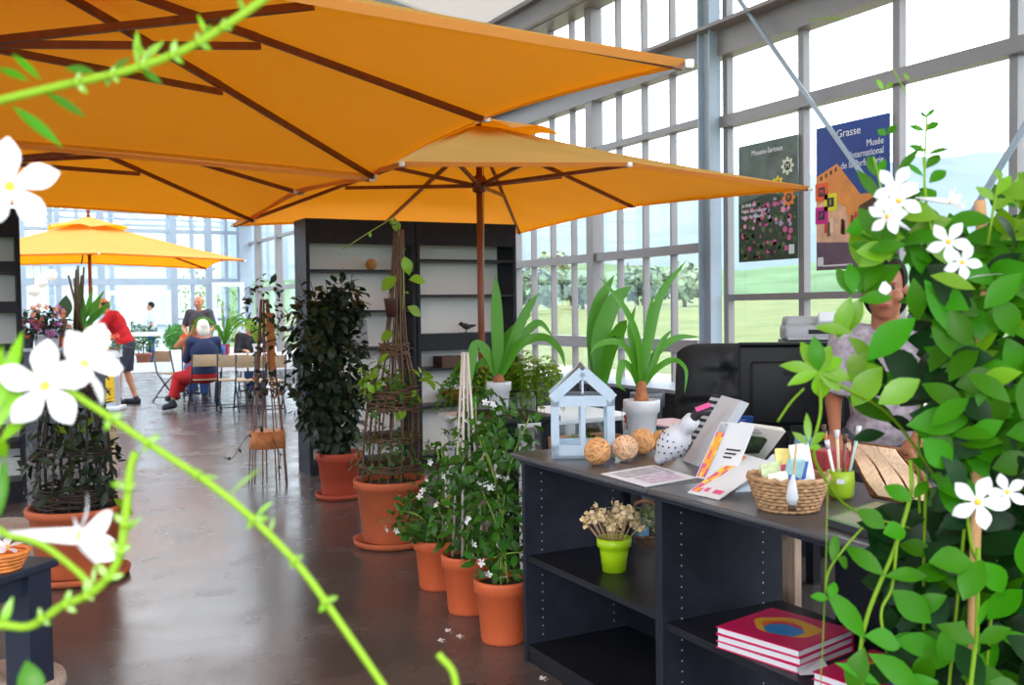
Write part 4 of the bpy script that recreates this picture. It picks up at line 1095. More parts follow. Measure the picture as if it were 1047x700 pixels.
# ------------------------------------------------------------------ tables and plants behind the counter
def table(label, cx, cy, w, d_, h, m, name='side_table', th=.03, leg=.05):
    t = thing(name, label, 'table', (cx, cy, 0))
    a = MB(); a.box((0, 0, h - th / 2), (w, d_, th), bev=.004); a.build('tabletop', m, t)
    for sx_ in (-1, 1):
        for sy_ in (-1, 1):
            a = MB(); a.box((sx_ * (w / 2 - leg), sy_ * (d_ / 2 - leg), (h - th) / 2), (leg, leg, h - th)); a.build('leg', m, t)
    return t
table('black side table behind the jasmines carrying the left white potted plant', at(510, 390, z=1.015).x + .05, at(510, 390, z=1.015).y, .36, .5, .845, black_flat)
table('white side table by the window carrying the wire rack of ferns', 3.05, 5.45, 1.0, .8, .74, mat('white_laminate', srgb(214, 214, 220), .4))
table('dark desk behind the counter carrying the broad-leaved plant', 3.25, 4.05, .9, .8, .70, black_flat, 'desk')
# wire rack with ferns
p = at(568, 424, z=.74); rk = thing('wire_rack', 'black wire rack of ferns on the white side table', 'rack', (2.72, 5.32, .74), R(-28))
m = MB()
for z in (.02, .17):
    for (a, b) in (((-.18, -.1), (.22, -.1)), ((.22, -.1), (.22, .1)), ((.22, .1), (-.18, .1)), ((-.18, .1), (-.18, -.1))): m.tube([(*a, z), (*b, z)], .005, 6)
for (x, y) in ((-.18, -.1), (.22, -.1), (.22, .1), (-.18, .1), (.02, -.1), (.02, .1)): m.tube([(x, y, 0), (x, y, .17)], .005, 6)
m.build('frame', iron, rk)
def fern(label, loc, n, L, seed, m_, pink=False):
    t = thing('fern', label, 'potted plant', loc, 0, 'ferns in the wire rack'); rg = random.Random(seed)
    q = MB(); q.lathe([(0, 0), (.04, 0), (.055, .1), (.048, .1), (.036, .02), (0, .02)], n=18); q.build('pot', mat('smoky_pot', srgb(120, 122, 128), .4), t)
    f = MB()
    for k in range(n):
        a = rg.uniform(0, 6.28); l = L * rg.uniform(.7, 1.1); up = rg.uniform(.5, 1.3); d = V((math.cos(a), math.sin(a), 0))
        c = bez([(0, 0, .09), d * l * .35 + V((0, 0, .09 + .22 * up * l / .3)), d * l * .75 + V((0, 0, .09 + .15 * up)), d * l * .9 + V((0, 0, -.02 + .05 * up))], 5)
        f.tube(c, .0018, 4)
        for i in range(2, len(c) - 1):
            td = (c[i + 1] - c[i - 1]).normalized(); sd = td.cross(V((0, 0, 1)))
            if sd.length < .1: continue
            for s_ in (-1, 1): f.leaf(c[i], sd.normalized() * s_ + td * .4, (0, 0, 1), .062 * (1.2 - i / len(c)), .024, .3, prof=LANCE)
    f.build('fronds', m_, t)
    if pink:
        g = MB(); 
        for k in range(4): flower_mesh(g, (rg.uniform(-.03, .03), -.03, .26 + .03 * k), (0, -1, .3), .025, rg)
        g.build('blossoms', [mat('pink_orchid', srgb(220, 130, 140), .5, trans=.2), eye_y], t)
    return t
RM = Matrix.Translation((2.72, 5.32, .74)) @ Matrix.Rotation(R(-28), 4, 'Z')
for k, (x, lb, pk) in enumerate(((-.1, 'fern with a pink blossom at the left end of the wire rack', True), (.06, 'middle fern drooping from the wire rack', False), (.17, 'bright fern at the right end of the wire rack, beside the lantern roof', False))):
    fern(lb, RM @ V((x, 0, .03)), 30, .30, 40 + k, lf_lime if k else lf_strap, pk)
# small wooden tray plant by the counter end
tw = thing('wooden_tray', 'small wooden tray holding succulents beside the end of the counter', 'tray', (2.62, 4.15, .6)); m = MB(); m.box((0, 0, .1), (.34, .22, .012)); m.box((0, -.11, .13), (.34, .012, .07)); m.box((0, .11, .13), (.34, .012, .07)); m.box((-.17, 0, .13), (.012, .22, .07)); m.box((.17, 0, .13), (.012, .22, .07)); m.build('box', mat('honey_wood', srgb(160, 112, 74), .6, var=.2), tw)
f = MB(); rg = random.Random(3); foliage(f, rg, (0, 0, .16), (.13, .08, .05), 40, .07, .35, prof=LANCE); f.build('succulents', lf_jas, tw)
m = MB(); m.box((0, 0, .3), (.4, .3, .6)); m.box((0, 0, .65), (.4, .3, .09)); o = m.build('black_crate', black_flat); o.location = (2.62, 4.15, 0); tag(o, 'black crate under the small wooden tray of succulents', 'crate')
tw.location.z = .6
# jar with red fruit next to the lantern
p = at(648, 443, z=TZ); t = thing('red_jar', 'small jar of red dried fruit between the lantern and the white pot', 'jar', (p.x + .06, p.y + .12, TZ)); m = MB(); m.lathe([(0, 0), (.035, 0), (.037, .01), (.037, .1), (.034, .1), (.034, .012), (0, .01)], n=20); m.build('glass', pane, t)
m = MB(); rg = random.Random(2)
for k in range(22): m.ball((rg.uniform(-.02, .02), rg.uniform(-.02, .02), .014 + .0022 * k), .012, 5)
tag(m.build('dried_fruit', mat('red_fruit', srgb(160, 50, 34), .5, island=.3), t), kind='stuff')

# ------------------------------------------------------------------ office corner
lea = mat('black_leather', srgb(22, 23, 27), .55, bump=.15, bscale=120, spec=.3)
pv = mat('black_plastic', srgb(18, 19, 23), .5, spec=.25)
def office_chair(label, loc, rz, top):
    t = thing('office_chair', label, 'chair', loc, rz, 'black leather office chairs')
    # tufted backrest facing -y
    nx, nz = 26, 30; Wd, z0, hh = .54, .55, top - .55; vs = []; fs = []
    for s_ in (0, 1):
        for i in range(nx + 1):
            for j in range(nz + 1):
                u, v = i / nx * 2 - 1, j / nz
                x = u * Wd / 2 * (1 - .06 * v * v); z = z0 + hh * v - .05 * (abs(u) ** 6) * v
                if s_ == 0:
                    b = .07 * (1 - abs(u) ** 5) * (1 - abs(2 * v - 1) ** 8)
                    b *= 1 - .45 * math.exp(-((v - .52) / .025) ** 2)
                    for (cu, cv) in ((0, .77),):
                        du, dv = (u - cu) * Wd / 2, (v - cv) * hh; r_ = math.hypot(du, dv); an = math.atan2(dv, du)
                        b -= .06 * math.exp(-(r_ / .03) ** 2) + .03 * math.exp(-(r_ / .12) ** 2) * (abs(math.cos(an * 3)) ** 6)
                    y = -b - .02
                else: y = .035 * (1 - abs(u) ** 6)
                vs.append((x, y + .06 * v, z))
        o = s_ * (nx + 1) * (nz + 1)
        for i in range(nx):
            for j in range(nz):
                a = o + i * (nz + 1) + j; q = (a, a + nz + 1, a + nz + 2, a + 1); fs.append(q if s_ == 0 else q[::-1])
    N = (nx + 1) * (nz + 1)
    for i in range(nx):
        for j in (0, nz): a = i * (nz + 1) + j; b_ = a + nz + 1; fs.append((a, b_, b_ + N, a + N) if j == nz else (b_, a, a + N, b_ + N))
    for j in range(nz):
        for i in (0, nx): a = i * (nz + 1) + j; fs.append((a, a + 1, a + 1 + N, a + N) if i == 0 else (a + 1, a, a + N, a + 1 + N))
    m = MB(); m.add(vs, fs); m.build('backrest', lea, t)
    m = MB(); m.box((0, -.25, .5), (.54, .52, .12), bev=.05); m.build('seat', lea, t)
    for s_ in (-1, 1): m = MB(); m.tube(bez([(s_ * .29, -.05, .52), (s_ * .32, -.06, .7), (s_ * .3, -.28, .72), (s_ * .29, -.4, .55)], 5), .022, 8); m.build('armrest', pv, t)
    m = MB(); m.tube([(0, -.2, .08), (0, -.2, .45)], .03, 10); m.build('column', pv, t)
    for k in range(5):
        a = 2 * PI * k / 5; m = MB(); m.tube([(0, -.2, .1), (.3 * math.cos(a), -.2 + .3 * math.sin(a), .065)], [.025, .016], 8); lg = m.build('leg', pv, t)
        m = MB(); m.ball((.3 * math.cos(a), -.2 + .3 * math.sin(a), .03), .03, 6); m.build('caster', pv, lg)
    return t
p = at(742, 400, d=5.25); office_chair('black tufted leather office chair seen from the front beside the computer', (p.x, p.y, 0), R(-38), 1.20)
# monitor seen from behind on its desk
desk = table('black office desk behind the counter carrying the computer screen', 3.35, 2.95, .95, 1.0, .74, black_flat, 'desk')
p = at(814, 412, d=4.45); t = thing('computer_monitor', 'black computer screen seen from behind, right of the office chair', 'monitor', (p.x, p.y, .74), R(-38))
m = MB(); m.box((0, 0, .29), (.5, .05, .38), bev=.012); m.box((0, -.035, .27), (.40, .035, .28), bev=.015); m.box((0, -.012, .488), (.5, .07, .012), bev=.003); m.build('casing', pv, t)
m = MB(); m.box((0, -.0545, .36), (.12, .004, .02)); m.build('vent', mat('vent_black', srgb(8, 8, 10), .8), t)
m = MB(); m.box((0, .026, .29), (.46, .002, .33)); m.build('screen', mat('dark_screen', srgb(14, 16, 22), .15), t)
m = MB(); m.box((0, -.03, .06), (.06, .03, .14)); m.box((0, -.02, .006), (.24, .18, .012), bev=.004); m.build('stand', pv, t)
# printer on a black cabinet
p = at(834, 358, d=5.6); cz = p.z
t = thing('black_cabinet', 'black cabinet behind the screen carrying the printer', 'cabinet', (p.x + .05, p.y + .05, 0), R(-38)); m = MB(); m.box((0, .05, cz / 2), (.6, .45, cz)); m.build('body', black_flat, t)
for s_ in (-1, 1): m = MB(); m.box((s_ * .148, -.185, cz / 2), (.285, .02, cz - .06)); dr = m.build('door', black_flat, t); m = MB(); m.tube([(s_ * .03, -.21, cz * .55), (s_ * .03, -.21, cz * .65)], .006, 6); m.build('handle', steel, dr)
pg = mat('grey_printer_plastic', srgb(150, 150, 154), .45); pd = mat('dark_printer_plastic', srgb(66, 68, 76), .45); pw_ = mat('light_printer_plastic', srgb(206, 208, 214), .4)
t = thing('printer', 'grey and white office printer on the black cabinet by the window', 'printer', (p.x + .0, p.y, cz), R(-38)); t.scale = (.9, .9, 1.2)
m = MB(); m.prism([(-.21, -.16), (.2, -.16), (.2, .2), (-.21, .2)], .0, .05); m.build('base', pd, t)
m = MB(); m.box((0, .03, .085), (.4, .36, .07), bev=.02); m.box((-.02, .06, .13), (.34, .26, .06), bev=.025); m.build('casing', pg, t)
m = MB(); m.box((.1, -.1, .135), (.2, .1, .05), (R(-30), 0, 0), bev=.008); m.build('control_panel', pw_, t)
m = MB(); m.box((.1, -.125, .15), (.13, .002, .03), (R(-30), 0, 0)); m.build('display', mat('navy_display', srgb(30, 44, 84), .2), t)
m = MB(); m.box((0, -.17, .062), (.38, .16, .012)); m.build('paper_tray', pg, t)
m = MB(); m.box((.05, -.15, .09), (.22, .01, .02)); m.build('paper_slot', pv, t)
# low black sideboard along the window
t = thing('sideboard', 'low black sideboard with a bluish sill reflection coloured into its top, along the window wall', 'sideboard', (5.25, 6.9, 0)); m = MB(); m.box((0, 0, .34), (.5, 4.2, .68)); m.build('body', black_flat, t); m = MB(); m.box((0, 0, .7), (.56, 4.3, .03)); m.build('top', mat('sill_reflection_top', srgb(150, 160, 178), .35), t)  # bluish reflection of the sill is put into the colour of the top
for k in range(4): m = MB(); m.box((-.255, -1.55 + 1.03 * k, .36), (.015, .98, .56)); m.build('door', black_flat, t)
# red box and orange lid glimpsed behind the tray
p = at(873, 445, z=TZ); m = MB(); m.box((0, 0, .06), (.1, .08, .12), bev=.004); o = m.build('red_box', mat('dark_red_card', srgb(150, 16, 30), .5)); o.location = (2.3, 2.27, TZ); tag(o, 'dark red box behind the lime cup on the counter', 'box')
# posters on the glass
def poster(name, label, x, c4, th=.004):
    """poster hung inside the glass: corners given as top-left, top-right, bottom-right, bottom-left pixels"""
    P_ = [at(px, py, x=x) for (px, py) in c4]
    y0 = (P_[0].y + P_[3].y) / 2; y1 = (P_[1].y + P_[2].y) / 2; z1 = (P_[0].z + P_[1].z) / 2; z0 = (P_[2].z + P_[3].z) / 2
    t = thing(name, label, 'poster', (x, y0, z0)); Wd, Hh = y0 - y1, z1 - z0
    m = MB(); m.box((0, -Wd / 2, Hh / 2), (th, Wd, Hh))
    return t, Wd, Hh, m
PX = WX - .06
FR = Matrix(((0, 0, -1), (-1, 0, 0), (0, 1, 0))).to_4x4()      # text frame: u = -y, v = z, normal = -x
def PT(u, v, w=.004): return Matrix.Translation((-w, -u, v)) @ FR
wt = mat('white_lettering', srgb(236, 236, 240), .6)
t, PW, PH, m = poster('garden_poster', 'garden poster with pink blossoms and flower badges hanging on the window', PX, [(754, 150), (815, 138), (817, 263), (757, 269)])
sky_p = mat('poster_grey_green', srgb(86, 100, 92), .6, var=.4, scale=6); m.build('sheet', sky_p, t)
def disc(mb_, u, v, r, w, mi=0, n=12, pet=0):
    vs = [(-w, -u, v)]
    N = n * (4 if pet else 1)
    for k in range(N):
        a = 2 * PI * k / N; rr = r * (1 if not pet else (.62 + .38 * abs(math.cos(a * pet / 2))))
        vs.append((-w, -(u + rr * math.cos(a)), v + rr * math.sin(a)))
    mb_.add(vs, [(0, 1 + (k + 1) % N, 1 + k) for k in range(N)], mi, False)
rg = random.Random(6)
m = MB(); 
m.add([(-.003, 0, 0), (-.003, -PW, 0), (-.003, -PW, PH * .5), (-.003, -PW * .5, PH * .56), (-.003, 0, PH * .5)], [(0, 1, 2, 3, 4)][::-1], 0, False)
for k in range(120): disc(m, rg.uniform(.02, PW - .02), rg.uniform(.02, PH * .5), rg.uniform(.01, .03), .0035, rg.choice([1, 1, 2, 3, 4]), 7)
for k in range(34): disc(m, rg.uniform(.03, PW - .03), PH * .28 + rg.uniform(0, PH * .22), rg.uniform(.015, .032), .004, rg.choice([3, 5, 6]), 8, 5)
m.build('picture', [mat('poster_dark_green', srgb(40, 58, 36), .6, var=.4, scale=20), mat('poster_green', srgb(60, 88, 44), .6), mat('poster_moss', srgb(96, 112, 64), .6), mat('poster_pink', srgb(206, 90, 150), .6), mat('poster_shadow', srgb(28, 36, 30), .6), mat('poster_lilac', srgb(176, 160, 200), .6), mat('poster_pale_pink', srgb(226, 150, 190), .6)], t)
for (u, v, c_, ch) in ((.84, .76, srgb(206, 214, 190), 'M'), (.68, .62, srgb(226, 204, 40), 'I'), (.86, .50, srgb(232, 130, 40), 'P')):
    q = MB(); disc(q, PW * u, PH * v, .075, .005, 0, 12, 8); disc(q, PW * u, PH * v, .036, .0056, 1, 14); q.build('badge', [mat('badge_%s' % ch.lower(), c_, .6), ink], t)
    text('badge_letter', ch, .055, PT(PW * u, PH * v - .018, .0066), mat('badge_%s' % ch.lower(), c_), t, align='CENTER')
text('lettering', 'Mouans-Sartoux', .062, PT(PW * .5, PH * .9, .005), wt, t, align='CENTER', sx=.9)
text('lettering', 'Jardins du', .045, PT(.04, PH * .47, .0052), wt, t); text('lettering', 'Musée International', .042, PT(.04, PH * .42, .0052), wt, t, sx=.9); text('lettering', 'de la Parfumerie', .042, PT(.04, PH * .37, .0052), wt, t)
q = MB(); q.box((-.004, -PW * .9, PH * .08), (.002, .06, .075)); q.build('corner_mark', paper, t)
t, PW, PH, m = poster('museum_poster', 'blue poster headed Grasse with an orange building, hanging on the window', PX, [(834, 132), (909, 115), (911, 272), (836, 277)])
m.build('sheet', mat('poster_blue', srgb(32, 62, 138), .6, var=.12, scale=3), t)
m = MB(); w_ = .0032
def poly(pts, mi, w): m.add([(-w, -u * PW, v * PH) for (u, v) in pts], [tuple(range(len(pts)))[::-1]], mi, False)
poly([(0, .0), (1, .0), (1, .16), (0, .2)], 0, .0030); poly([(0, .2), (1, .16), (1, .45), (.72, .5), (.62, .5), (.30, .73), (0, .66)], 1, .0032); poly([(.0, .2), (.5, .18), (.42, .42), (.2, .5), (0, .46)], 2, .0036)
poly([(.55, .2), (1, .16), (1, .4), (.8, .47), (.6, .42)], 3, .0036)
for k in range(14): u = rg.uniform(.05, .95); v = rg.uniform(.2, .3); poly([(u, v), (u + .05, v), (u + .045, v + .1), (u + .01, v + .1)], 4 + k % 3, .004)
for k in range(4): poly([(.06 + .07 * k, .625 + .016 * k), (.09 + .07 * k, .63 + .016 * k), (.09 + .07 * k, .66 + .016 * k), (.06 + .07 * k, .655 + .016 * k)], 3, .0042)
m.build('picture', [mat('poster_mauve', srgb(96, 76, 92), .6, var=.2, scale=10), mat('poster_orange', srgb(224, 140, 66), .6, var=.12, scale=8), mat('poster_peach', srgb(220, 170, 140), .6, var=.2, scale=10), mat('poster_dark_brown', srgb(84, 56, 40), .6, var=.3, scale=14), mat('poster_cream', srgb(226, 206, 178), .6), mat('poster_red', srgb(196, 66, 40), .6), mat('poster_umber', srgb(110, 70, 50), .6)], t)
for (u, v, c_, ch) in ((.08, .55, srgb(238, 90, 40), 'M'), (.21, .47, srgb(226, 214, 20), 'I'), (.08, .385, srgb(206, 20, 140), 'P')):
    q = MB(); q.box((-.005, -PW * u, PH * v), (.002, .13, .13)); q.box((-.0058, -PW * u, PH * v), (.002, .07, .07), mi=1); q.build('badge', [mat('square_badge_%s' % ch.lower(), c_, .6), ink], t)
    text('badge_letter', ch, .06, PT(PW * u, PH * v - .02, .0072), mat('square_badge_%s' % ch.lower(), c_), t, align='CENTER')
text('lettering', 'Grasse', .085, PT(PW * .46, PH * .905, .005), wt, t, align='CENTER')
for k, s in enumerate(('Musée', 'International', 'de la Parfumerie')): text('lettering', s, .072, PT(PW * .93, PH * (.81 - .062 * k), .005), wt, t, align='RIGHT', sx=.86)
q = MB(); q.box((-.004, -PW * .06, PH * .06), (.002, .06, .07)); q.box((-.004, -PW * .3, PH * .03), (.002, .3, .012)); q.build('corner_mark', paper, t)
# ------------------------------------------------------------------ people
skin_m = mat('skin', srgb(206, 148, 116), .55, var=.05, scale=8); skin_d = mat('tanned_skin', srgb(150, 92, 66), .5, var=.06, scale=8)
hair_g = mat('white_hair', srgb(226, 220, 208), .7, var=.15, scale=60); hair_b = mat('brown_hair', srgb(64, 42, 30), .6, var=.2, scale=60); hair_k = mat('dark_hair', srgb(24, 18, 16), .75, var=.2, scale=60, spec=.15)
shoe_m = mat('navy_shoe', srgb(30, 32, 48), .6); lipm = mat('lip', srgb(150, 72, 62), .5); eyem = mat('eye_dark', srgb(30, 22, 18), .2)
def remesh(mb_, name, m, parent, vox, smooth=3):
    """fuse overlapping volumes into one continuous surface"""
    me = bpy.data.meshes.new('tmp'); me.from_pydata([tuple(p) for p in mb_.v], [], mb_.f)
    o = bpy.data.objects.new('tmp', me); COL.objects.link(o)
    r = o.modifiers.new('r', 'REMESH'); r.mode = 'VOXEL'; r.voxel_size = vox
    s_ = o.modifiers.new('s', 'SMOOTH'); s_.iterations = smooth; s_.factor = .5
    ne = bpy.data.meshes.new_from_object(o.evaluated_get(bpy.context.evaluated_depsgraph_get()))
    bpy.data.objects.remove(o); bpy.data.meshes.remove(me)
    ne.name = name; ne.materials.clear(); ne.materials.append(m)
    ne.polygons.foreach_set('use_smooth', [True] * len(ne.polygons))
    q = bpy.data.objects.new(name, ne); COL.objects.link(q); q.parent = parent
    return q
def limb(mb_, a, b, ra, rb, n=12, flat=False):
    a, b = V(a), V(b); L = (b - a)
    if flat: mb_.tube([a, b], [ra, rb], n); return
    d = L.normalized(); pts = []; rs = []
    for k in range(4): t = k / 4 * PI / 2; pts.append(a - d * ra * math.cos(t)); rs.append(max(1e-3, ra * math.sin(t)))
    for k in range(5): u = k / 4; pts.append(a.lerp(b, u)); rs.append(ra + (rb - ra) * u)
    for k in range(1, 5): t = k / 4 * PI / 2; pts.append(b + d * rb * math.sin(t)); rs.append(max(1e-3, rb * math.cos(t)))
    mb_.tube(pts, rs, n)
def hand(mb_, wrist, d, up, s=1.0, curl=.6):
    """palm, five bent fingers, thumb from the side of the palm"""
    d = V(d).normalized(); up = (V(up) - d * V(up).dot(d)).normalized(); sd = d.cross(up)
    pm = V(wrist) + d * .045 * s
    M = Matrix((sd, d, up)).transposed()
    mb_.ball(pm, .042 * s, 8, sc3=(.95, 1.15, .42), M=M)
    for k, (o, l) in enumerate(((-.03, .07), (-.01, .08), (.011, .076), (.03, .06))):
        p0 = V(wrist) + d * .075 * s + sd * o * s; a = curl
        d1 = (d * math.cos(a * .5) - up * math.sin(a * .5)); d2 = (d * math.cos(a * 1.3) - up * math.sin(a * 1.3))
        limb(mb_, p0, p0 + d1 * l * .5 * s, .0092 * s, .0085 * s, 8); limb(mb_, p0 + d1 * l * .5 * s, p0 + d1 * l * .5 * s + d2 * l * .5 * s, .0085 * s, .0075 * s, 8)
    t0 = V(wrist) + d * .03 * s - sd * .032 * s
    limb(mb_, t0, t0 + (d * .6 - sd * .7 - up * .25).normalized() * .035 * s, .011 * s, .0095 * s, 8)
    limb(mb_, t0 + (d * .6 - sd * .7 - up * .25).normalized() * .035 * s, t0 + (d * .6 - sd * .7 - up * .25).normalized() * .035 * s + (d * .9 - sd * .3 - up * .3).normalized() * .028 * s, .0095 * s, .008 * s, 8)
def person(label, loc, rz, J, skin, clothes, hair, hair_kind='short', shoes=None, vox=.0095, slim=1.0, sex='m'):
    """J: joint positions in the person's own frame (y forward, z up); clothes: list of (name, material, pieces)"""
    t = thing('person', label, 'person', loc, rz)
    J = {k: V(v) for k, v in J.items()}
    b = MB()
    # trunk
    pl_, ch, nk, hd = J['pelvis'], J['chest'], J['neck'], J['head']
    sp = (ch - pl_).normalized()
    sx_ = (J['shr'] - J['shl']).normalized(); fw = sp.cross(sx_) * -1
    if fw.dot(V((0, 1, 0))) < -.2: fw = -fw
    TM_ = Matrix((sx_, sx_.cross(sp) * -1 if False else fw, sp)).transposed()
    b.ball(pl_, .15 * slim, 10, sc3=(1.08, .78, .85), M=TM_); b.ball(pl_.lerp(ch, .5), .14 * slim, 10, sc3=(.98, .75, 1.2), M=TM_); b.ball(ch, .16 * slim, 10, sc3=(1.08, .72, 1.15), M=TM_)
    for s_ in ('l', 'r'): limb(b, ch.lerp(nk, .55), J['sh' + s_], .075 * slim, .062 * slim)
    limb(b, ch.lerp(nk, .5), hd - (hd - nk).normalized() * .06, .06, .052)
    for s_ in ('l', 'r'):
        limb(b, J['sh' + s_], J['el' + s_], .056 * slim, .042 * slim); limb(b, J['el' + s_], J['wr' + s_], .042 * slim, .027 * slim)
        d = (J['wr' + s_] - J['el' + s_]).normalized(); hand(b, J['wr' + s_], d, J.get('up' + s_, V((0, 0, 1)) if abs(d.z) < .8 else V((0, 1, 0))), 1.0, .7)
        limb(b, J['hip' + s_], J['kn' + s_], .088 * slim, .058 * slim); limb(b, J['kn' + s_], J['an' + s_], .056 * slim, .036 * slim)
        b.ball(J['kn' + s_].lerp(J['an' + s_], .28), .056 * slim, 8, sc3=(.95, .95, 1.5))
        to = J['to' + s_]; limb(b, J['an' + s_] + V((0, 0, -.03)), to, .034, .028); b.ball(J['an' + s_] + (J['an' + s_] - to).normalized() * .03 + V((0, 0, -.04)), .034, 6)
    # head with face
    face = J['face'].normalized(); hu = (hd - nk).normalized(); hu = (hu - face * hu.dot(face)).normalized(); hs = face.cross(hu)
    HM = Matrix((hs, face, hu)).transposed()
    def H(x, y, z): return hd + HM @ V((x, y, z))
    b.ball(hd + HM @ V((0, -.008, .025)), .1, 12, sc3=(.76, .92, .98), M=HM); b.ball(H(0, .018, -.045), .075, 10, sc3=(.82, .9, 1.0), M=HM); b.ball(H(0, .05, -.092), .03, 8, sc3=(1.1, .8, .8), M=HM)
    limb(b, H(0, .088, .012), H(0, .104, -.022), .009, .013, 8); b.ball(H(.012, .094, -.026), .01, 6); b.ball(H(-.012, .094, -.026), .01, 6)
    for s_ in (-1, 1): b.ball(H(s_ * .078, -.005, -.005), .03, 8, sc3=(.3, .62, 1.0), M=HM); b.ball(H(s_ * .045, .058, -.03), .026, 8); b.ball(H(s_ * .03, .084, .028), .016, 6, sc3=(1.4, .5, .5), M=HM)
    b.ball(H(0, .082, -.058), .016, 6, sc3=(1.5, .7, .55), M=HM)
    remesh(b, 'body', skin, t, vox, 3)
    for s_ in (-1, 1): e = MB(); e.ball(H(s_ * .031, .083, .008), .0095, 6, sc3=(1.25, .6, .75), M=HM); e.build('eye', eyem, t)
    e = MB(); e.ball(H(0, .094, -.055), .016, 6, sc3=(1.3, .35, .22), M=HM); e.ball(H(0, .093, -.062), .014, 6, sc3=(1.2, .4, .28), M=HM); e.build('lips', lipm, t)
    h = MB()
    if hair_kind == 'balding':
        for s_ in (-1, 1): h.ball(H(s_ * .055, -.03, .02), .05, 8, sc3=(.55, 1.0, 1.0), M=HM)
        h.ball(H(0, -.07, .0), .06, 8, sc3=(1.1, .6, 1.1), M=HM)
    else:
        h.ball(H(0, -.018, .042), .108, 12, sc3=(.8, .9, .92), M=HM)
        if hair_kind == 'bob': h.ball(H(0, -.045, -.02), .095, 10, sc3=(.95, .62, 1.1), M=HM)
        if hair_kind == 'long':
            h.ball(H(0, -.05, -.02), .095, 10, sc3=(.95, .6, 1.2), M=HM)
            for s_ in (-1, 1): limb(h, H(s_ * .07, -.01, .02), H(s_ * .08, -.005, -.13), .03, .025)
        cut = MB()
    ho = remesh(h, 'hair', hair, t, .009, 2)
    if hair_kind != 'balding':
        # clear the fringe away from the face
        me = ho.data
        for v in me.vertices:
            q = HM.transposed() @ (v.co - hd)
            if q.y > .03 and q.z < .075 and abs(q.x) < .068: v.co = v.co - HM @ V((0, (q.y - .03) * .98, 0))
    for (nm, m_, pcs) in clothes:
        c = MB()
        for p in pcs:
            k = p[0]
            if k == 'L': limb(c, J[p[1]], J[p[2]] if isinstance(p[2], str) else J[p[1]].lerp(J[p[2][0]], p[2][1]), p[3], p[4], 12, True)
            elif k == 'l': limb(c, J[p[1]], J[p[2]] if isinstance(p[2], str) else J[p[1]].lerp(J[p[2][0]], p[2][1]), p[3], p[4], 12)
            elif k == 'T':
                g = p[1]
                c.ball(pl_.lerp(ch, .12), (.158 + g) * slim, 10, sc3=(1.1, .84, .8), M=TM_); c.ball(pl_.lerp(ch, .5), (.15 + g) * slim, 10, sc3=(1.04, .84, 1.15), M=TM_); c.ball(ch, (.165 + g) * slim, 10, sc3=(1.1, .78, 1.1), M=TM_)
                for s_ in ('l', 'r'): limb(c, ch.lerp(nk, .5), J['sh' + s_], (.075 + g) * slim, (.066 + g) * slim)
            elif k == 'P': c.ball(pl_, (.15 + p[1]) * slim, 10, sc3=(1.1, .84, .86), M=TM_)
            elif k == 'S': c.ball(p[1], p[2], 8, sc3=p[3])
        remesh(c, nm, m_, t, .0105, 3)
    if shoes:
        for s_ in ('l', 'r'):
            c = MB(); a, to = J['an' + s_], J['to' + s_]; d = (to - a); d.z = 0; d.normalize()
            limb(c, a + V((0, 0, -.05)) - d * .03, to + d * .01, .048, .042); limb(c, a + V((0, 0, -.065)) - d * .04, to + d * .02 + V((0, 0, -.012)), .036, .036); limb(c, a, a + V((0, 0, -.05)), .045, .05)
            remesh(c, 'shoe', shoes, t, .009, 2)
    return t
def stand(**k):
    J = dict(pelvis=(0, 0, .93), chest=(0, 0, 1.25), neck=(0, -.01, 1.44), head=(0, .02, 1.58), face=(0, 1, 0), shl=(-.18, 0, 1.39), shr=(.18, 0, 1.39), ell=(-.23, -.02, 1.1), elr=(.23, -.02, 1.1), wrl=(-.23, .08, .86), wrr=(.23, .08, .86),
             hipl=(-.095, 0, .9), hipr=(.095, 0, .9), knl=(-.1, .02, .49), knr=(.1, .02, .49), anl=(-.105, -.02, .085), anr=(.105, -.02, .085), tol=(-.125, .13, .035), tor=(.125, .13, .035))
    J.update(k); return J
SH = lambda g=.012: [('T', g)]
def sleeves(f, g=.014): return [('L', 'sh' + s_, ('el' + s_, f), .062 + g, .05 + g) for s_ in 'lr']
def longs(g=.012): return [('l', 'sh' + s_, 'el' + s_, .06 + g, .045 + g) for s_ in 'lr'] + [('L', 'el' + s_, 'wr' + s_, .045 + g, .032 + g) for s_ in 'lr']
def legs(f1=1.0, g=.012):
    if f1 <= 1.0: return [('P', g)] + [('L', 'hip' + s_, ('kn' + s_, f1), .1 + g, .075 + g) for s_ in 'lr']
    return [('P', g)] + [('l', 'hip' + s_, 'kn' + s_, .095 + g, .066 + g) for s_ in 'lr'] + [('L', 'kn' + s_, ('an' + s_, f1 - 1), .066 + g, .055 + g) for s_ in 'lr']

red = mat('red_cotton', srgb(196, 16, 32), .8, var=.1, scale=8); red_d = mat('crimson_cotton', srgb(168, 14, 24), .85, var=.15, scale=8); navy = mat('navy_knit', srgb(26, 40, 78), .85, var=.1, scale=12)
greyd = mat('charcoal_cotton', srgb(66, 72, 84), .85, var=.1); shorts_m = mat('slate_shorts', srgb(56, 60, 78), .85, var=.1); denim = mat('denim', srgb(52, 86, 150), .85, var=.15, scale=30); whites = mat('white_cotton', srgb(226, 230, 238), .85); coral = mat('coral_cotton', srgb(236, 104, 78), .85)
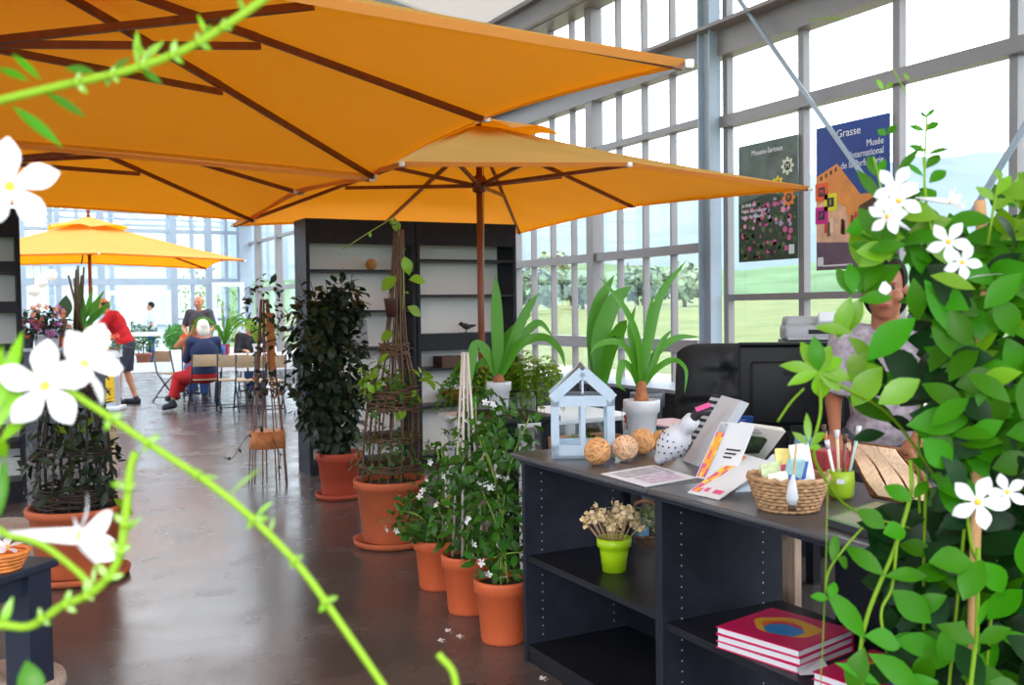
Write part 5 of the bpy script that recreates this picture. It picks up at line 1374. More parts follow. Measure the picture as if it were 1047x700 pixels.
# man in red bending over the flowers at left (facing left)
p = at(127, 413, z=0)
man = stand(pelvis=(0, -.05, .93), chest=(0, .08, 1.24), neck=(0, .17, 1.41), head=(0, .27, 1.515), face=(.15, .9, -.35), shl=(-.18, .12, 1.37), shr=(.18, .12, 1.37), ell=(-.24, .34, 1.14), elr=(.24, .36, 1.14), wrl=(-.17, .55, 1.2), wrr=(.16, .57, 1.2), hipl=(-.095, -.05, .9), hipr=(.095, -.05, .9), knl=(-.1, .06, .49), knr=(.1, -.04, .49), anl=(-.105, .06, .085), anr=(.105, -.16, .085), tol=(-.125, .21, .035), tor=(.125, -.01, .035))
person('man in a red shirt and dark shorts bending over the flowers at left', (p.x, p.y, 0), R(76), man, skin_m, [('shirt', red, SH(.02) + sleeves(.85, .018)), ('shorts', shorts_m, legs(.95, .022))], hair_b, 'balding', shoe_m)
# standing man behind the table
p = at(205, 372, y=18.6)
person('man in a charcoal shirt standing behind the cafe table', (p.x, 18.6, 0), R(150), stand(ell=(-.28, .02, 1.12), elr=(.28, .02, 1.12), wrl=(-.16, .2, 1.02), wrr=(.16, .2, 1.02)), skin_m, [('shirt', greyd, SH(.014) + sleeves(.8)), ('trousers', denim, legs(1.97))], hair_b, 'balding', shoe_m)
# man in white beyond the glass doors
p = at(156, 372, z=0)
person('man in a white shirt and blue jeans outside the glass doors', (p.x, p.y, 0), R(75), stand(), skin_m, [('shirt', whites, SH(.014) + sleeves(.8)), ('trousers', denim, legs(1.97))], hair_k, 'short', shoe_m)
def sit(**k):
    J = dict(pelvis=(0, 0, .52), chest=(0, -.02, .84), neck=(0, .0, 1.03), head=(0, .04, 1.165), face=(0, 1, -.1), shl=(-.17, 0, .98), shr=(.17, 0, .98), ell=(-.23, .08, .73), elr=(.23, .08, .73), wrl=(-.15, .3, .76), wrr=(.15, .3, .76),
             hipl=(-.09, .02, .5), hipr=(.09, .02, .5), knl=(-.1, .42, .48), knr=(.1, .42, .48), anl=(-.1, .4, .085), anr=(.1, .4, .085), tol=(-.11, .55, .035), tor=(.11, .55, .035))
    J.update(k); return J
TX, TY = at(240, 380, y=15.5).x, 15.5
# white-haired woman sitting with her back to us
p = at(210, 419, z=0)
WHX, WHY = p.x, p.y
person('white-haired person in a navy sweater and red trousers seated with back turned', (WHX, WHY, 0), R(0), sit(knl=(-.32, .26, .47), anl=(-.42, .2, .13), tol=(-.53, .13, .06), knr=(-.12, .36, .55), anr=(-.36, .28, .24), tor=(-.47, .22, .18)), skin_m, [('sweater', navy, SH(.016) + longs(.012)), ('trousers', red_d, legs(1.85, .02))], hair_g, 'bob', shoe_m)
# woman with raised arms across the corner
p = at(197, 360, y=17.0)
person('brown-haired woman in a coral top seated behind the cafe table, elbows up', (p.x + .02, 16.85, 0), R(172), sit(ell=(-.3, .18, .86), elr=(.3, .2, .86), wrl=(-.1, .28, 1.06), wrr=(.06, .3, 1.08), head=(0, .08, 1.15), face=(0, 1, -.35)), skin_m, [('top', coral, SH(.01)), ('trousers', denim, legs(1.95))], hair_b, 'long', shoe_m)
# seated person in blue jeans beside the white-haired one
p = at(256, 360, y=16.9)
person('person in a dark jacket seated behind the cafe table, at its right end', (p.x, 16.9, 0), R(176), sit(), skin_m, [('jacket', mat('black_jacket', srgb(34, 36, 44), .8), SH(.018) + longs(.014)), ('jeans', denim, legs(1.95))], hair_k, 'short', shoe_m)
# woman behind the counter
lilac = mat('grey_lilac_print', srgb(150, 138, 148), .85, var=.35, scale=45)
wp = at(900, 330, d=3.92)
wl = person('woman in a grey patterned blouse standing behind the counter, half hidden by climber leaves', (wp.x + .03, wp.y, 0), R(122), stand(**{k: V(v) * .922 for k, v in stand(wrl=(-.16, .24, .98), wrr=(.16, .24, .98), ell=(-.215, .02, 1.1), elr=(.215, .02, 1.1), shl=(-.15, 0, 1.37), shr=(.15, 0, 1.37), face=(-.12, 1, -.06)).items()}), skin_d, [('blouse', lilac, SH(.016) + sleeves(.9, .02)), ('trousers', greyd, legs(1.97))], hair_k, 'bob', shoe_m, .0075, .82)

# ------------------------------------------------------------------ cafe table and folding chairs
cloth = mat('white_tablecloth', srgb(232, 232, 238), .8)
t = thing('cafe_table', 'long table under a white cloth in the cafe corner', 'table', (TX + .66, TY + .35, 0), R(-6))
m = MB(); m.box((0, 0, .715), (1.9, .8, .03)); m.build('tabletop', mat('beech_board', srgb(190, 160, 120), .5), t)
m = MB(); nx = 44
def edge_pt(k):
    a = 2 * PI * k / nx; c_, s_ = math.cos(a), math.sin(a); e = 6
    return V((.96 * math.copysign(abs(c_) ** (2 / e), c_), .42 * math.copysign(abs(s_) ** (2 / e), s_), 0))
vs = [(0, 0, .735)]
for (f, z, wv) in ((.6, .735, 0), (1.0, .735, 0), (1.015, .72, 0), (1.02, .6, .012), (1.03, .5, .02)):
    for k in range(nx): q = edge_pt(k); q = q * f + q.normalized() * wv * math.sin(k * 2.4); vs.append((q.x, q.y, z + (.01 * math.sin(k * 1.7) if z < .55 else 0)))
fs = [(0, 1 + k, 1 + (k + 1) % nx) for k in range(nx)] + [(1 + i * nx + k, 1 + (i + 1) * nx + k, 1 + (i + 1) * nx + (k + 1) % nx, 1 + i * nx + (k + 1) % nx) for i in range(4) for k in range(nx)]
m.add(vs, fs); m.build('tablecloth', cloth, t)
for sx_ in (-1, 1):
    for sy_ in (-1, 1): m = MB(); m.tube([(sx_ * .8, sy_ * .3, .7), (sx_ * .85, sy_ * .33, 0)], .018, 8); m.build('leg', steel_d, t)
frame_m = mat('dark_blue_steel_tube', srgb(40, 46, 60), .4, .3); slat_m = mat('beige_seat_board', srgb(170, 146, 118), .6, var=.12)
def folding_chair(label, x, y, rz):
    t = thing('folding_chair', label, 'chair', (x, y, 0), rz, 'folding chairs at the cafe table')
    m = MB(); m.box((0, .02, .445), (.38, .36, .018), bev=.006); m.build('seat', slat_m, t)
    m = MB(); m.box((0, -.205, .72), (.4, .014, .17), (R(-8), 0, 0), bev=.005); m.build('backrest', slat_m, t)
    for s_ in (-1, 1):
        m = MB(); m.tube([(s_ * .205, -.225, .82), (s_ * .205, -.15, .45), (s_ * .205, .2, .01)], .0115, 8); m.build('leg', frame_m, t)
        m = MB(); m.tube([(s_ * .18, .18, .435), (s_ * .18, -.05, .24), (s_ * .18, -.26, .01)], .0115, 8); m.build('leg', frame_m, t)
    m = MB(); m.tube([(-.18, -.2, .07), (.18, -.2, .07)], .009, 6); m.build('stretcher', frame_m, t)
    m = MB(); m.tube([(-.205, .14, .08), (.205, .14, .08)], .009, 6); m.build('stretcher', frame_m, t)
    return t
c0 = folding_chair('beige folding chair under the white-haired person', WHX, WHY, 0)
for (px, py, a, lb) in ((178, 410, -60, 'beige folding chair side-on at the left end of the cafe table'), (238, 420, -8, 'beige folding chair in the row, second from the left'), (256, 421, -6, 'beige folding chair in the row, third from the left'), (275, 422, -4, 'beige folding chair in the row, behind the trellis tower'), (206, 392, 172, 'beige folding chair under the coral-topped woman'), (257, 393, 176, 'beige folding chair under the person in a dark jacket')):
    p = at(px, py, z=0); q = copy_tree(c0); q.location = (p.x, p.y, 0); q.rotation_euler.z = R(a); q['label'] = lb
    if px == 257: q.location = (at(256, 360, y=16.9).x, 16.9, 0)
    if px == 206: q.location = (at(197, 360, y=17.0).x + .02, 16.85, 0)
def pot_plant(label, loc, r, h, potm, n, L, wd, lm_, seed, name='potted_plant', lean_=.5):
    t = thing(name, label, 'potted plant', loc); rg = random.Random(seed); pot_into(t, r, h, potm, .7, False, .25)
    m = MB()
    for k in range(n):
        a = 2 * PI * k / n + rg.uniform(-.3, .3); l = L * rg.uniform(.7, 1.1); d = V((math.cos(a), math.sin(a), 0)); e = lean_ * rg.uniform(.5, 1.3)
        strap(m, [V((0, 0, h * .9)), d * l * .3 * e + V((0, 0, h + l * .55)), d * l * .75 * e + V((0, 0, h + l * .75)), d * l * 1.1 * e + V((0, 0, h + l * (.95 - .75 * e)))], wd, up=(d.y, -d.x, .01) if False else None)
    m.build('foliage', lm_, t); return t
pz = .737
p = at(232, 388, y=TY + .1); pot_plant('spiky plant in a red pot on the white-clothed cafe table', (p.x, TY + .2, pz), .085, .17, mat('red_glaze', srgb(150, 20, 30), .35), 12, .55, .03, lf_strap, 3, 'spiky_plant', .9)
p = at(254, 388, y=TY + .1); pot_plant('spiky plant in a white pot on the cafe table', (p.x + .2, TY + .3, pz), .08, .16, white_ceramic, 12, .5, .04, lf_lime, 8, 'spiky_plant', .8)
p = at(229, 384, y=TY); m = MB(); m.lathe([(0, 0), (.05, 0), (.055, .16), (.05, .16), (.045, .01), (0, .01)], n=16); o = m.build('blue_mug', mat('blue_glaze', srgb(40, 84, 170), .4)); o.location = (p.x, TY + .12, pz); tag(o, 'blue beaker on the cafe table left of the red pot', 'cup')
# topiary ball in a white planter, far side
p = at(181, 371, y=22.5); t = thing('box_topiary', 'round clipped box bush in a white square planter by the back wall', 'potted plant', (p.x, 22.5, 0)); t.scale = (.8, .8, .84)
m = MB(); m.box((0, 0, .36), (.72, .6, .72), bev=.01); m.build('planter', white_pvc, t); m = MB(); rg = random.Random(4); foliage(m, rg, (0, 0, 1.04), (.33, .33, .36), 700, .07, .6, shell=.7); m.ball((0, 0, 1.04), .3, 10); m.build('foliage', leafm('box_leaf', srgb(70, 140, 50), .3), t)

# ------------------------------------------------------------------ flower display at far left
t = thing('display_counter', 'slate grey display counter of flowers at the far left, beyond the black shelving', 'counter', (at(60, 350, y=12.2).x, 12.2, 0))
dm = mat('pale_grey_panel', srgb(176, 180, 188), .6); dk_ = mat('slate_panel', srgb(84, 90, 102), .6)
m = MB(); m.box((-.05, 0, .5), (1.0, .5, 1.0)); m.build('body', dk_, t); m = MB(); m.box((-.05, 0, 1.02), (1.06, .56, .035)); m.build('top', dm, t)
dcx = t.location.x
rg = random.Random(15)
fc = [srgb(200, 90, 40), srgb(170, 60, 120), srgb(226, 130, 90), srgb(190, 120, 190)]
for k, (px, lb) in enumerate(((26, 'dark leafed pot of orange flowers, leftmost on the display counter'), (42, 'white pot of mixed pink and orange flowers on the display counter'), (53, 'pot of small orange flowers beside the spoon-leaf plant on the display counter'))):
    x = at(px, 330, y=12.15).x; t = thing('flower_pot', lb, 'potted plant', (x, 12.1, 1.037), 0, 'flower pots on the display'); pot_into(t, .09, .15, white_ceramic if k else mat('dark_pot', srgb(50, 56, 60), .5), .75, False)
    m = MB(); foliage(m, rg, (0, 0, .27), (.2, .16, .16), 130, .08, .5); m.build('foliage', lf_dark, t)
    m = MB()
    for i in range(16): d = rdir(rg); flower_mesh(m, (d.x * .2, -abs(d.y) * .16, .28 + d.z * .18), (d.x, -1, .4), .035, rg, mi=i % 2, ci=2)
    m.build('blossoms', [mat('flower_colour_%s' % 'abcd'[k], fc[k], .6, trans=.2), mat('flower_colour_%s' % 'abcd'[(k + 1) % 4], fc[(k + 1) % 4], .6, trans=.2), eye_y], t)
x = at(65, 330, y=12.15).x; t = thing('spoon_leaf_plant', 'plant with one tall dark spoon-shaped leaf in a clay pot on the display counter', 'potted plant', (x, 12.1, 1.037)); pot_into(t, .07, .12, terra, .75)
m = MB(); m.tube([(0, 0, .1), (0, 0, .32)], [.03, .022], 8); m.build('stem', mat('terracotta_stem', srgb(150, 100, 70), .7), t); m = MB(); m.leaf((0, 0, .3), (.12, 0, 1), (0, -1, .1), .28, .15, .1); m.build('leaf', leafm('dark_olive_leaf', srgb(60, 84, 50), .1), t)
x = at(82, 330, y=12.3).x; t = thing('cane_plant', 'tall bare brown canes with a few green blades in a pot on the display counter', 'potted plant', (x - .02, 12.25, 1.037)); pot_into(t, .12, .16, mat('dark_pot', (0, 0, 0)), .75)
m = MB()
for k in range(7): m.tube([(rg.uniform(-.05, .05), rg.uniform(-.04, .04), .12), (rg.uniform(-.12, .12), rg.uniform(-.05, .05), .75 + .2 * rg.random())], [.018, .011], 7)
m.build('canes', stem_b, t); m = MB()
for k in range(7): a = rg.uniform(-.6, 1.2); m.leaf((.06, 0, .15 + .03 * k), (a, -.2, 1), (0, -1, .2), .42, .06, .3, prof=LANCE)
m.build('foliage', lf_strap, t)
# yellow-fronted flower stand before the man in red
p = at(108, 419, z=0); t = thing('flower_stand', 'flower stand with a yellow poster on its front, beside the man in red', 'stand', (p.x, p.y, 0), R(-20))
m = MB(); m.box((0, 0, .03), (.5, .4, .06), bev=.01); m.build('base', white_pvc, t); m = MB(); m.box((0, 0, .42), (.36, .3, .72)); m.build('body', dm, t); m = MB(); m.box((0, 0, .82), (.42, .36, .1)); m.build('tray', white_pvc, t)
yl = mat('yellow_poster', srgb(232, 190, 30), .6, var=.1); m = MB(); m.box((0, -.153, .42), (.34, .006, .58)); m.build('poster', yl, t)
m = MB(); 
for (u, v, a) in ((-.08, .6, .6), (.06, .5, -.7), (-.05, .36, .4), (.08, .28, -.5), (0, .2, .9)): 
    m.box((u, -.158, v), (.02, .004, .13), (0, a, 0)); m.box((u, -.158, v), (.05, .004, .03), (0, a, 0)); m.box((u + .03, -.158, v + .04), (.05, .004, .008), (0, a + 1, 0))
m.build('poster_print', ink, t)
fl_c = [srgb(226, 150, 60), srgb(206, 80, 60), srgb(120, 150, 190), srgb(226, 190, 150)]
m = MB(); foliage(m, rg, (0, 0, .93), (.26, .2, .12), 130, .09, .5); m.build('foliage', lf_jas, t); m = MB()
for i in range(34): d = rdir(rg); flower_mesh(m, (d.x * .27, -abs(d.y) * .2, 1.0 + d.z * .16), (d.x, -1, .5), .045, rg, mi=i % 4, ci=4)
m.build('blossoms', [mat('bouquet_colour_%s' % 'abcd'[i], fl_c[i], .6, trans=.2) for i in range(4)] + [eye_y], t)
# paper globe lanterns hanging at left
gl = mat('white_paper_globe', srgb(248, 246, 240), .8, trans=.5)
for k, (px, py, lb) in enumerate(((52, 281, 'highest of three white paper globe lanterns hanging at far left'), (42, 288, 'middle of three white paper globe lanterns hanging at far left'), (35, 297, 'lowest of three white paper globe lanterns hanging at far left'))):
    p = at(px, py, y=19.4); t = thing('globe_lantern', lb, 'lantern', p, 0, 'white globe lanterns'); m = MB(); m.ball((0, 0, 0), .11, 12, sc3=(1, 1, .92)); m.build('globe', gl, t); m = MB(); m.tube([(0, 0, .1), (0, 0, 4.66 - p.z)], .004, 5); m.build('cord', rope_m, t)
# plants seen through the far doors
rg = random.Random(19)
for k, (px, py, Yd, lb) in enumerate(((126, 372, 26.9, 'leafy plant beyond the left glass door'), (147, 372, 28.6, 'bushy plant with reddish leaves beyond the right glass door'), (228, 356, 27.5, 'pale green shrub beyond the open white door'), (206, 362, 29, 'tall pale green shrub behind the back glass wall'))):
    x = at(px, py, y=Yd).x; t = thing('potted_shrub', lb, 'potted plant', (x, Yd, 0), 0, 'shrubs beyond the doors'); pot_into(t, .22, .32, terra if k < 2 else white_ceramic, .75)
    m = MB(); hh = (.9, .8, 2.2, 2.8)[k]; foliage(m, rg, (0, 0, .35 + hh / 2), (.45 if k < 2 else .6, .4, hh / 2), 260, .13, .5); m.build('foliage', (lf_jas, lf_mid, lf_lime, lf_lime)[k], t); m = MB(); m.tube([(0, 0, .25), (0, 0, .3 + hh * .6)], .02, 6); m.build('trunk', stem_b, t)

# ------------------------------------------------------------------ low dark blue parasol table at lower left
tm_ = mat('dark_blue_grey_paint', srgb(32, 40, 58), .45, var=.12, scale=8)
ca, cb = V((.218, 4.03, 0)), V((-.66, 3.15, 0))
t = thing('low_table', 'low dark blue table corner at lower left, around the parasol pole', 'table', ca, R(45))
# own frame: x runs away from the corner to the lower left ... boards leave a gap for the parasol pole
def LB(x0, x1, y0, y1): m = MB(); m.box((-(x0 + x1) / 2, (y0 + y1) / 2, .485), (x1 - x0, y1 - y0, .03), bev=.004); m.build('top_board', tm_, t)
LB(0, 1.0, 0, .17); LB(0, 1.0, .285, .46); LB(0, 1.0, .465, .64)
for (x, y) in ((.08, .07), (.92, .07), (.08, .57), (.92, .57)): m = MB(); m.box((-x, y, .235), (.11, .11, .47)); m.build('leg', tm_, t)
m = MB(); m.box((-.5, .05, .43), (.75, .02, .07)); m.box((-.5, .59, .43), (.75, .02, .07)); m.build('rail', tm_, t); m = MB(); m.box((-.08, .32, .43), (.02, .4, .07)); m.box((-.92, .32, .43), (.02, .4, .07)); m.build('rail', tm_, t)
p = at(8, 583, z=.5); t = thing('orange_bowl', 'orange woven bowl with a white blossom on the low dark blue table at left', 'bowl', (p.x - .02, p.y + .02, .5)); m = MB()
for k in range(5): m.tube([((.06 + .008 * k) * math.cos(a), (.06 + .008 * k) * math.sin(a), .008 + .014 * k) for a in [2 * PI * q / 20 for q in range(21)]], .0085, 6, cap=False)
m.lathe([(0, .004), (.062, .004), (.062, .01), (0, .01)], n=20); m.build('weave', mat('orange_rattan', srgb(222, 130, 60), .6, var=.25, scale=40), t); m = MB(); flower_mesh(m, (.02, -.03, .085), (.1, -.5, 1), .05, random.Random(2), cup=.4); m.build('blossom', [petal, eye_y], t)
p = at(5, 437, y=8.4); m = MB(); m.box((0, 0, .06), (.1, .08, .12), bev=.006); o = m.build('brown_box', brown); o.location = (p.x - .04, 8.42, at(10, 452, y=FY).z); tag(o, 'small brown box on the black shelving at the far left edge', 'box')
# ------------------------------------------------------------------ flowering climbers in the foreground
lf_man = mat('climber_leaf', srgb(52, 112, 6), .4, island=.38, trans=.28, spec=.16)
lf_man_d = mat('shaded_climber_leaf', srgb(16, 46, 14), .4, island=.4, trans=.15, spec=.16)  # dark leaf copy: the shade inside the climber is put into its colour
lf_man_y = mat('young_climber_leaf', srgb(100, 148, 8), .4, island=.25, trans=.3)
stem_y = mat('yellow_green_stem', srgb(104, 138, 26), .6, spec=.2)
CAMP = V((0, 0, CAMZ))
def pleaf(mb_, B, b, t_, wpx, d, dd=.0, tilt=0.0, mi=0, curl=.35, fold=.22):
    """leaf from pixel b to pixel t_ at a depth, its upper face turned to the light and the hall"""
    P0, P1 = at(*b, d=d), at(*t_, d=d + dd)
    dr = P1 - P0; tc = (CAMP - P0).normalized(); nn = tc + V((0, 0, .45 + tilt))
    L = dr.length * 1.04; q = OVAL
    mb_.leaf(P0 - B, dr, nn, L, wpx * d / FPX, curl, fold, q, mi=mi)
def pstem(mb_, B, pts, r):
    mb_.tube([p - B for p in bez([at(px, py, d=d) for (px, py, d) in pts], 6)], r, 7)
def star_flower(parent, B, c, d, rpx, nrm=None, tube=None, seed=0, cup=.12, name='flower'):
    rg = random.Random(seed); C_ = at(*c, d=d); n_ = V(nrm) if nrm else (CAMP - C_).normalized()
    r = rpx * d / FPX; f = MB(); flower_mesh(f, C_ - B, n_, r, rg, cup=cup, twist=.45)
    if tube: f.tube([C_ - B, (C_ - B).lerp(at(*tube, d=d + .03) - B, .5), at(*tube, d=d + .03) - B], [r * .2, r * .15, r * .06], 8)
    return f.build(name, [petal, eye_y], parent)

# --- the big climber at the right
B = at(975, 450, d=1.76); B.z = 0
big = thing('flowering_climber', 'big white-flowered climber filling the right foreground in front of the counter', 'potted plant', B)
pot_into(big, .2, .36, terra, .75)
rg = random.Random(101)
fl_ = MB(); deep = MB(); yl_ = MB(); st = MB()
def inside(poly, x, y):
    c = False; j = len(poly) - 1
    for i in range(len(poly)):
        if (poly[i][1] > y) != (poly[j][1] > y) and x < (poly[j][0] - poly[i][0]) * (y - poly[i][1]) / (poly[j][1] - poly[i][1]) + poly[i][0]: c = not c
        j = i
    return c
def scatter(poly, n, d0, d1, Lr, mbs, wts, droop=.5):
    xs = [p[0] for p in poly]; ys = [p[1] for p in poly]; k = 0
    while k < n:
        x, y = rg.uniform(min(xs), max(xs)), rg.uniform(min(ys), max(ys))
        if not inside(poly, x, y): continue
        k += 1; d = rg.uniform(d0, d1); P0 = at(x, y, d=d); tc = (CAMP - P0).normalized()
        sd = tc.cross(V((0, 0, 1))).normalized()
        a = rg.uniform(0, 2 * PI); dr = sd * math.cos(a) + V((0, 0, 1)) * (math.sin(a) * .7 - droop * .5) + tc * rg.uniform(-.35, .5)
        L = rg.uniform(*Lr); m_ = rg.choices(mbs, wts)[0]
        m_.leaf(P0 - B - dr.normalized() * L * .5, dr, tc + V((0, 0, .6)) + rdir(rg) * .45, L, L * rg.uniform(.46, .62), rg.uniform(.1, .6), .2)
core = [(948, 335), (942, 262), (962, 240), (1000, 240), (1047, 225), (1110, 210), (1110, 730), (950, 730), (945, 650), (960, 570), (962, 500), (950, 440), (955, 385)]
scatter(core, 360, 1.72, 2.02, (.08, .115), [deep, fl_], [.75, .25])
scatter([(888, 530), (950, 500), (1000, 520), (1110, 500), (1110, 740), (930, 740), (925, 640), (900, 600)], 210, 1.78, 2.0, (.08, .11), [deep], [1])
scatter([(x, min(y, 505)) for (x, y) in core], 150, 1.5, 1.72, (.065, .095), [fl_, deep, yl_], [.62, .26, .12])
scatter(core, 30, 1.55, 1.72, (.07, .095), [fl_, deep], [.5, .5])
scatter([(868, 372), (935, 360), (950, 440), (905, 452), (880, 430)], 12, 1.55, 1.75, (.06, .085), [yl_, fl_, deep], [.3, .4, .3])
scatter([(945, 300), (1047, 250), (1100, 240), (1100, 480), (960, 440)], 60, 1.45, 1.62, (.055, .075), [fl_, yl_], [.75, .25], .2)
scatter([(985, 190), (1060, 175), (1100, 180), (1100, 250), (990, 250)], 26, 1.55, 1.75, (.05, .07), [fl_, yl_], [.6, .4], .0)
scatter([(880, 232), (935, 205), (965, 240), (950, 262), (905, 262), (875, 262)], 26, 1.5, 1.65, (.055, .075), [fl_, yl_], [.6, .4], .1)
scatter([(930, 560), (960, 545), (960, 720), (870, 720), (900, 660)], 22, 1.6, 1.8, (.06, .08), [fl_, deep], [.5, .5])
D = 1.55
for q in (((921, 271), (880, 294), 24), ((913, 304), (880, 303), 16), ((872, 302), (857, 273), 15), ((873, 300), (869, 268), 16), ((878, 300), (884, 262), 15), ((884, 298), (902, 262), 16), ((936, 325), (886, 362), 32), ((934, 284), (940, 328), 20), ((945, 325), (975, 298), 24),
          ((926, 250), (890, 252), 16), ((930, 255), (958, 282), 20), ((905, 262), (872, 246), 14), ((950, 262), (915, 238), 15)): pleaf(fl_, B, q[0], q[1], q[2], D + rg.uniform(-.05, .05))
for q in (((870, 303), (855, 345), 19), ((881, 304), (866, 338), 18), ((902, 375), (870, 412), 28), ((872, 340), (836, 331), 13), ((868, 345), (892, 364), 14), ((886, 360), (866, 380), 20)): pleaf(yl_, B, q[0], q[1], q[2], D + .03)
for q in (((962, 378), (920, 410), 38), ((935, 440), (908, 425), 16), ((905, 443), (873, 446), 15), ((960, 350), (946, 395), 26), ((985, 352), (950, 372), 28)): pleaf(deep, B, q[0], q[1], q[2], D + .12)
# rosette on the left
for q in ((800, 370, 12), (808, 389, 11), (820, 348, 14), (833, 345, 15), (848, 352, 14), (862, 362, 14), (872, 383, 16), (862, 398, 12), (842, 408, 17)): pleaf(fl_ if q[0] % 2 else yl_, B, (837, 380), q[:2], q[2] * 1.15, D - .05, rg.uniform(-.02, .02))
for q in (((827, 453), (825, 422), 8), ((826, 455), (812, 441), 8), ((829, 455), (843, 440), 9), ((827, 458), (840, 455), 8)): pleaf(yl_, B, q[0], q[1], q[2], D - .05)
pstem(st, B, [(837, 382, D - .05), (839, 420, D - .04), (832, 455, D - .03), (838, 480, D), (870, 520, D + .1), (930, 540, D + .2)], .0024)
pstem(st, B, [(846, 480, D), (845, 560, D), (842, 640, D), (838, 720, D)], .0008)
pstem(st, B, [(837, 384, D - .04), (870, 400, D), (915, 430, D + .1), (965, 500, D + .2)], .0026)
pstem(st, B, [(822, 397, D - .04), (808, 412, D - .03), (795, 431, D - .02)], .0018)
# lower left sprays
pstem(st, B, [(931, 470, D), (931, 505, D), (915, 560, D), (886, 632, D), (880, 690, D), (900, 740, D)], .0034); pstem(st, B, [(917, 555, D - .01), (912, 600, D), (901, 625, D), (905, 660, D)], .0024)
pstem(st, B, [(882, 539, D), (862, 562, D), (846, 588, D), (850, 615, D + .02), (884, 655, D + .03)], .0018); pstem(st, B, [(1000, 560, D), (999, 640, D), (996, 670, D), (990, 720, D)], .0036); pstem(st, B, [(985, 500, D + .1), (994, 560, D + .1), (1002, 575, D)], .003)
for q in (((904, 588), (867, 556), 19), ((905, 589), (952, 584), 17), ((855, 546), (851, 572), 11), ((856, 570), (871, 579), 13), ((847, 612), (831, 608), 10), ((850, 612), (853, 594), 11), ((932, 512), (906, 495), 18), ((934, 510), (950, 488), 12), ((884, 652), (853, 606), 22), ((884, 650), (928, 656), 24), ((888, 668), (950, 706), 27), ((884, 662), (868, 706), 24), ((900, 700), (862, 676), 12)): pleaf(fl_, B, q[0], q[1], q[2], D - .02, rg.uniform(-.02, .02))
for q in (((998, 657), (962, 637), 20), ((1000, 657), (1031, 640), 18), ((994, 574), (956, 570), 30), ((1004, 572), (985, 608), 28), ((1005, 574), (1030, 606), 26), ((962, 412), (990, 434), 26), ((944, 448), (975, 478), 30), ((1010, 380), (1000, 412), 15), ((985, 395), (1020, 430), 22), ((940, 300), (985, 318), 26), ((1000, 640), (1010, 610), 8), ((905, 540), (880, 520), 20), ((903, 545), (928, 540), 22)): pleaf(fl_, B, q[0], q[1], q[2], D - .03, rg.uniform(-.03, .02))
# upper sprigs against the sky
pstem(st, B, [(955, 250, D), (946, 200, D), (946, 160, D), (948, 116, D)], .0018); pstem(st, B, [(905, 240, D), (900, 190, D), (893, 160, D)], .0018); pstem(st, B, [(1010, 250, D), (1018, 200, D), (1024, 180, D)], .0022)
for q in (((946, 134), (930, 127), 6), ((946, 134), (961, 122), 9), ((947, 120), (941, 114), 4), ((948, 120), (956, 109), 5), ((947, 155), (930, 147), 7), ((947, 172), (962, 155), 11), ((948, 158), (973, 148), 6), ((940, 152), (917, 174), 9), ((950, 187), (968, 171), 13), ((944, 180), (928, 166), 6), ((906, 138), (898, 132), 8), ((908, 138), (916, 126), 9), ((895, 180), (888, 158), 10), ((897, 182), (905, 160), 9), ((900, 205), (878, 172), 12), ((905, 212), (920, 185), 14), ((940, 205), (958, 192), 16)): pleaf(fl_, B, q[0], q[1], q[2], D)
for q in (((1018, 205), (1000, 190), 10), ((1019, 200), (1034, 176), 12), ((1015, 215), (1032, 200), 12), ((1024, 185), (1018, 172), 8)): pleaf(yl_, B, q[0], q[1], q[2], D)
pstem(st, B, [(826, 20, D + .1), (862, 20, D + .05), (893, 42, D), (915, 75, D), (930, 105, D), (942, 150, D), (948, 210, D)], .0011)
for q in (((903, 92), (897, 80), 5), ((906, 92), (913, 82), 5), ((930, 82), (924, 74), 4)): pleaf(yl_, B, q[0], q[1], q[2], D)
# main stems up a cane
for k in range(6):
    a = k * 1.05; O_ = V((.05, .03, 0)); st.tube(bez([V((.06 * math.cos(a), .06 * math.sin(a), .33)), O_ + V((.06 * math.cos(a + .4), .06 * math.sin(a + .4), .7)), O_ + V((.07 * math.cos(a + .9), .07 * math.sin(a + .9), 1.1)), O_ + V((.04 * math.cos(a + 1.5), .04 * math.sin(a + 1.5), 1.45))], 6), .0032, 6)
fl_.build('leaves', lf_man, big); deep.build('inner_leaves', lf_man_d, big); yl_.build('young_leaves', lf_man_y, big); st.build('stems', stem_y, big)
m = MB(); m.tube([V((0.03, 0, .3)), at(1006, 277, d=1.66) - B, at(1002, 205, d=1.66) - B], .009, 8); m.build('cane', mat('tan_cane', srgb(196, 150, 104), .6), big)
for k, (c, d, r, tb, cup) in enumerate((((916, 191), 1.47, 22, None, .1), ((919, 205), 1.45, 23, None, .1), ((907, 221), 1.47, 19, (930, 235), .25), ((971, 206), 1.5, 16, (936, 202), .9), ((970, 247), 1.48, 21, None, .3), ((984, 268), 1.48, 18, None, .4), ((1000, 513), 1.48, 27, None, .06), ((1030, 503), 1.48, 19, None, .4))):
    star_flower(big, B, c, d, r, None if k != 3 else (.6, -.5, .3), tb, 50 + k, cup)
m = MB(); m.leaf(at(1026, 280, d=1.5) - B, at(988, 282, d=1.5) - at(1026, 280, d=1.5), (0, 0, 1), .055, .012, .1, .3, PETAL); m.build('flower_bud', petal, big)
m = MB(); m.leaf(at(904, 288, d=1.5) - B, V((.1, -.1, -1)), CAMP - at(904, 288, d=1.5), .02, .018, .2, .1, PETAL); m.build('fallen_petal', petal, big)

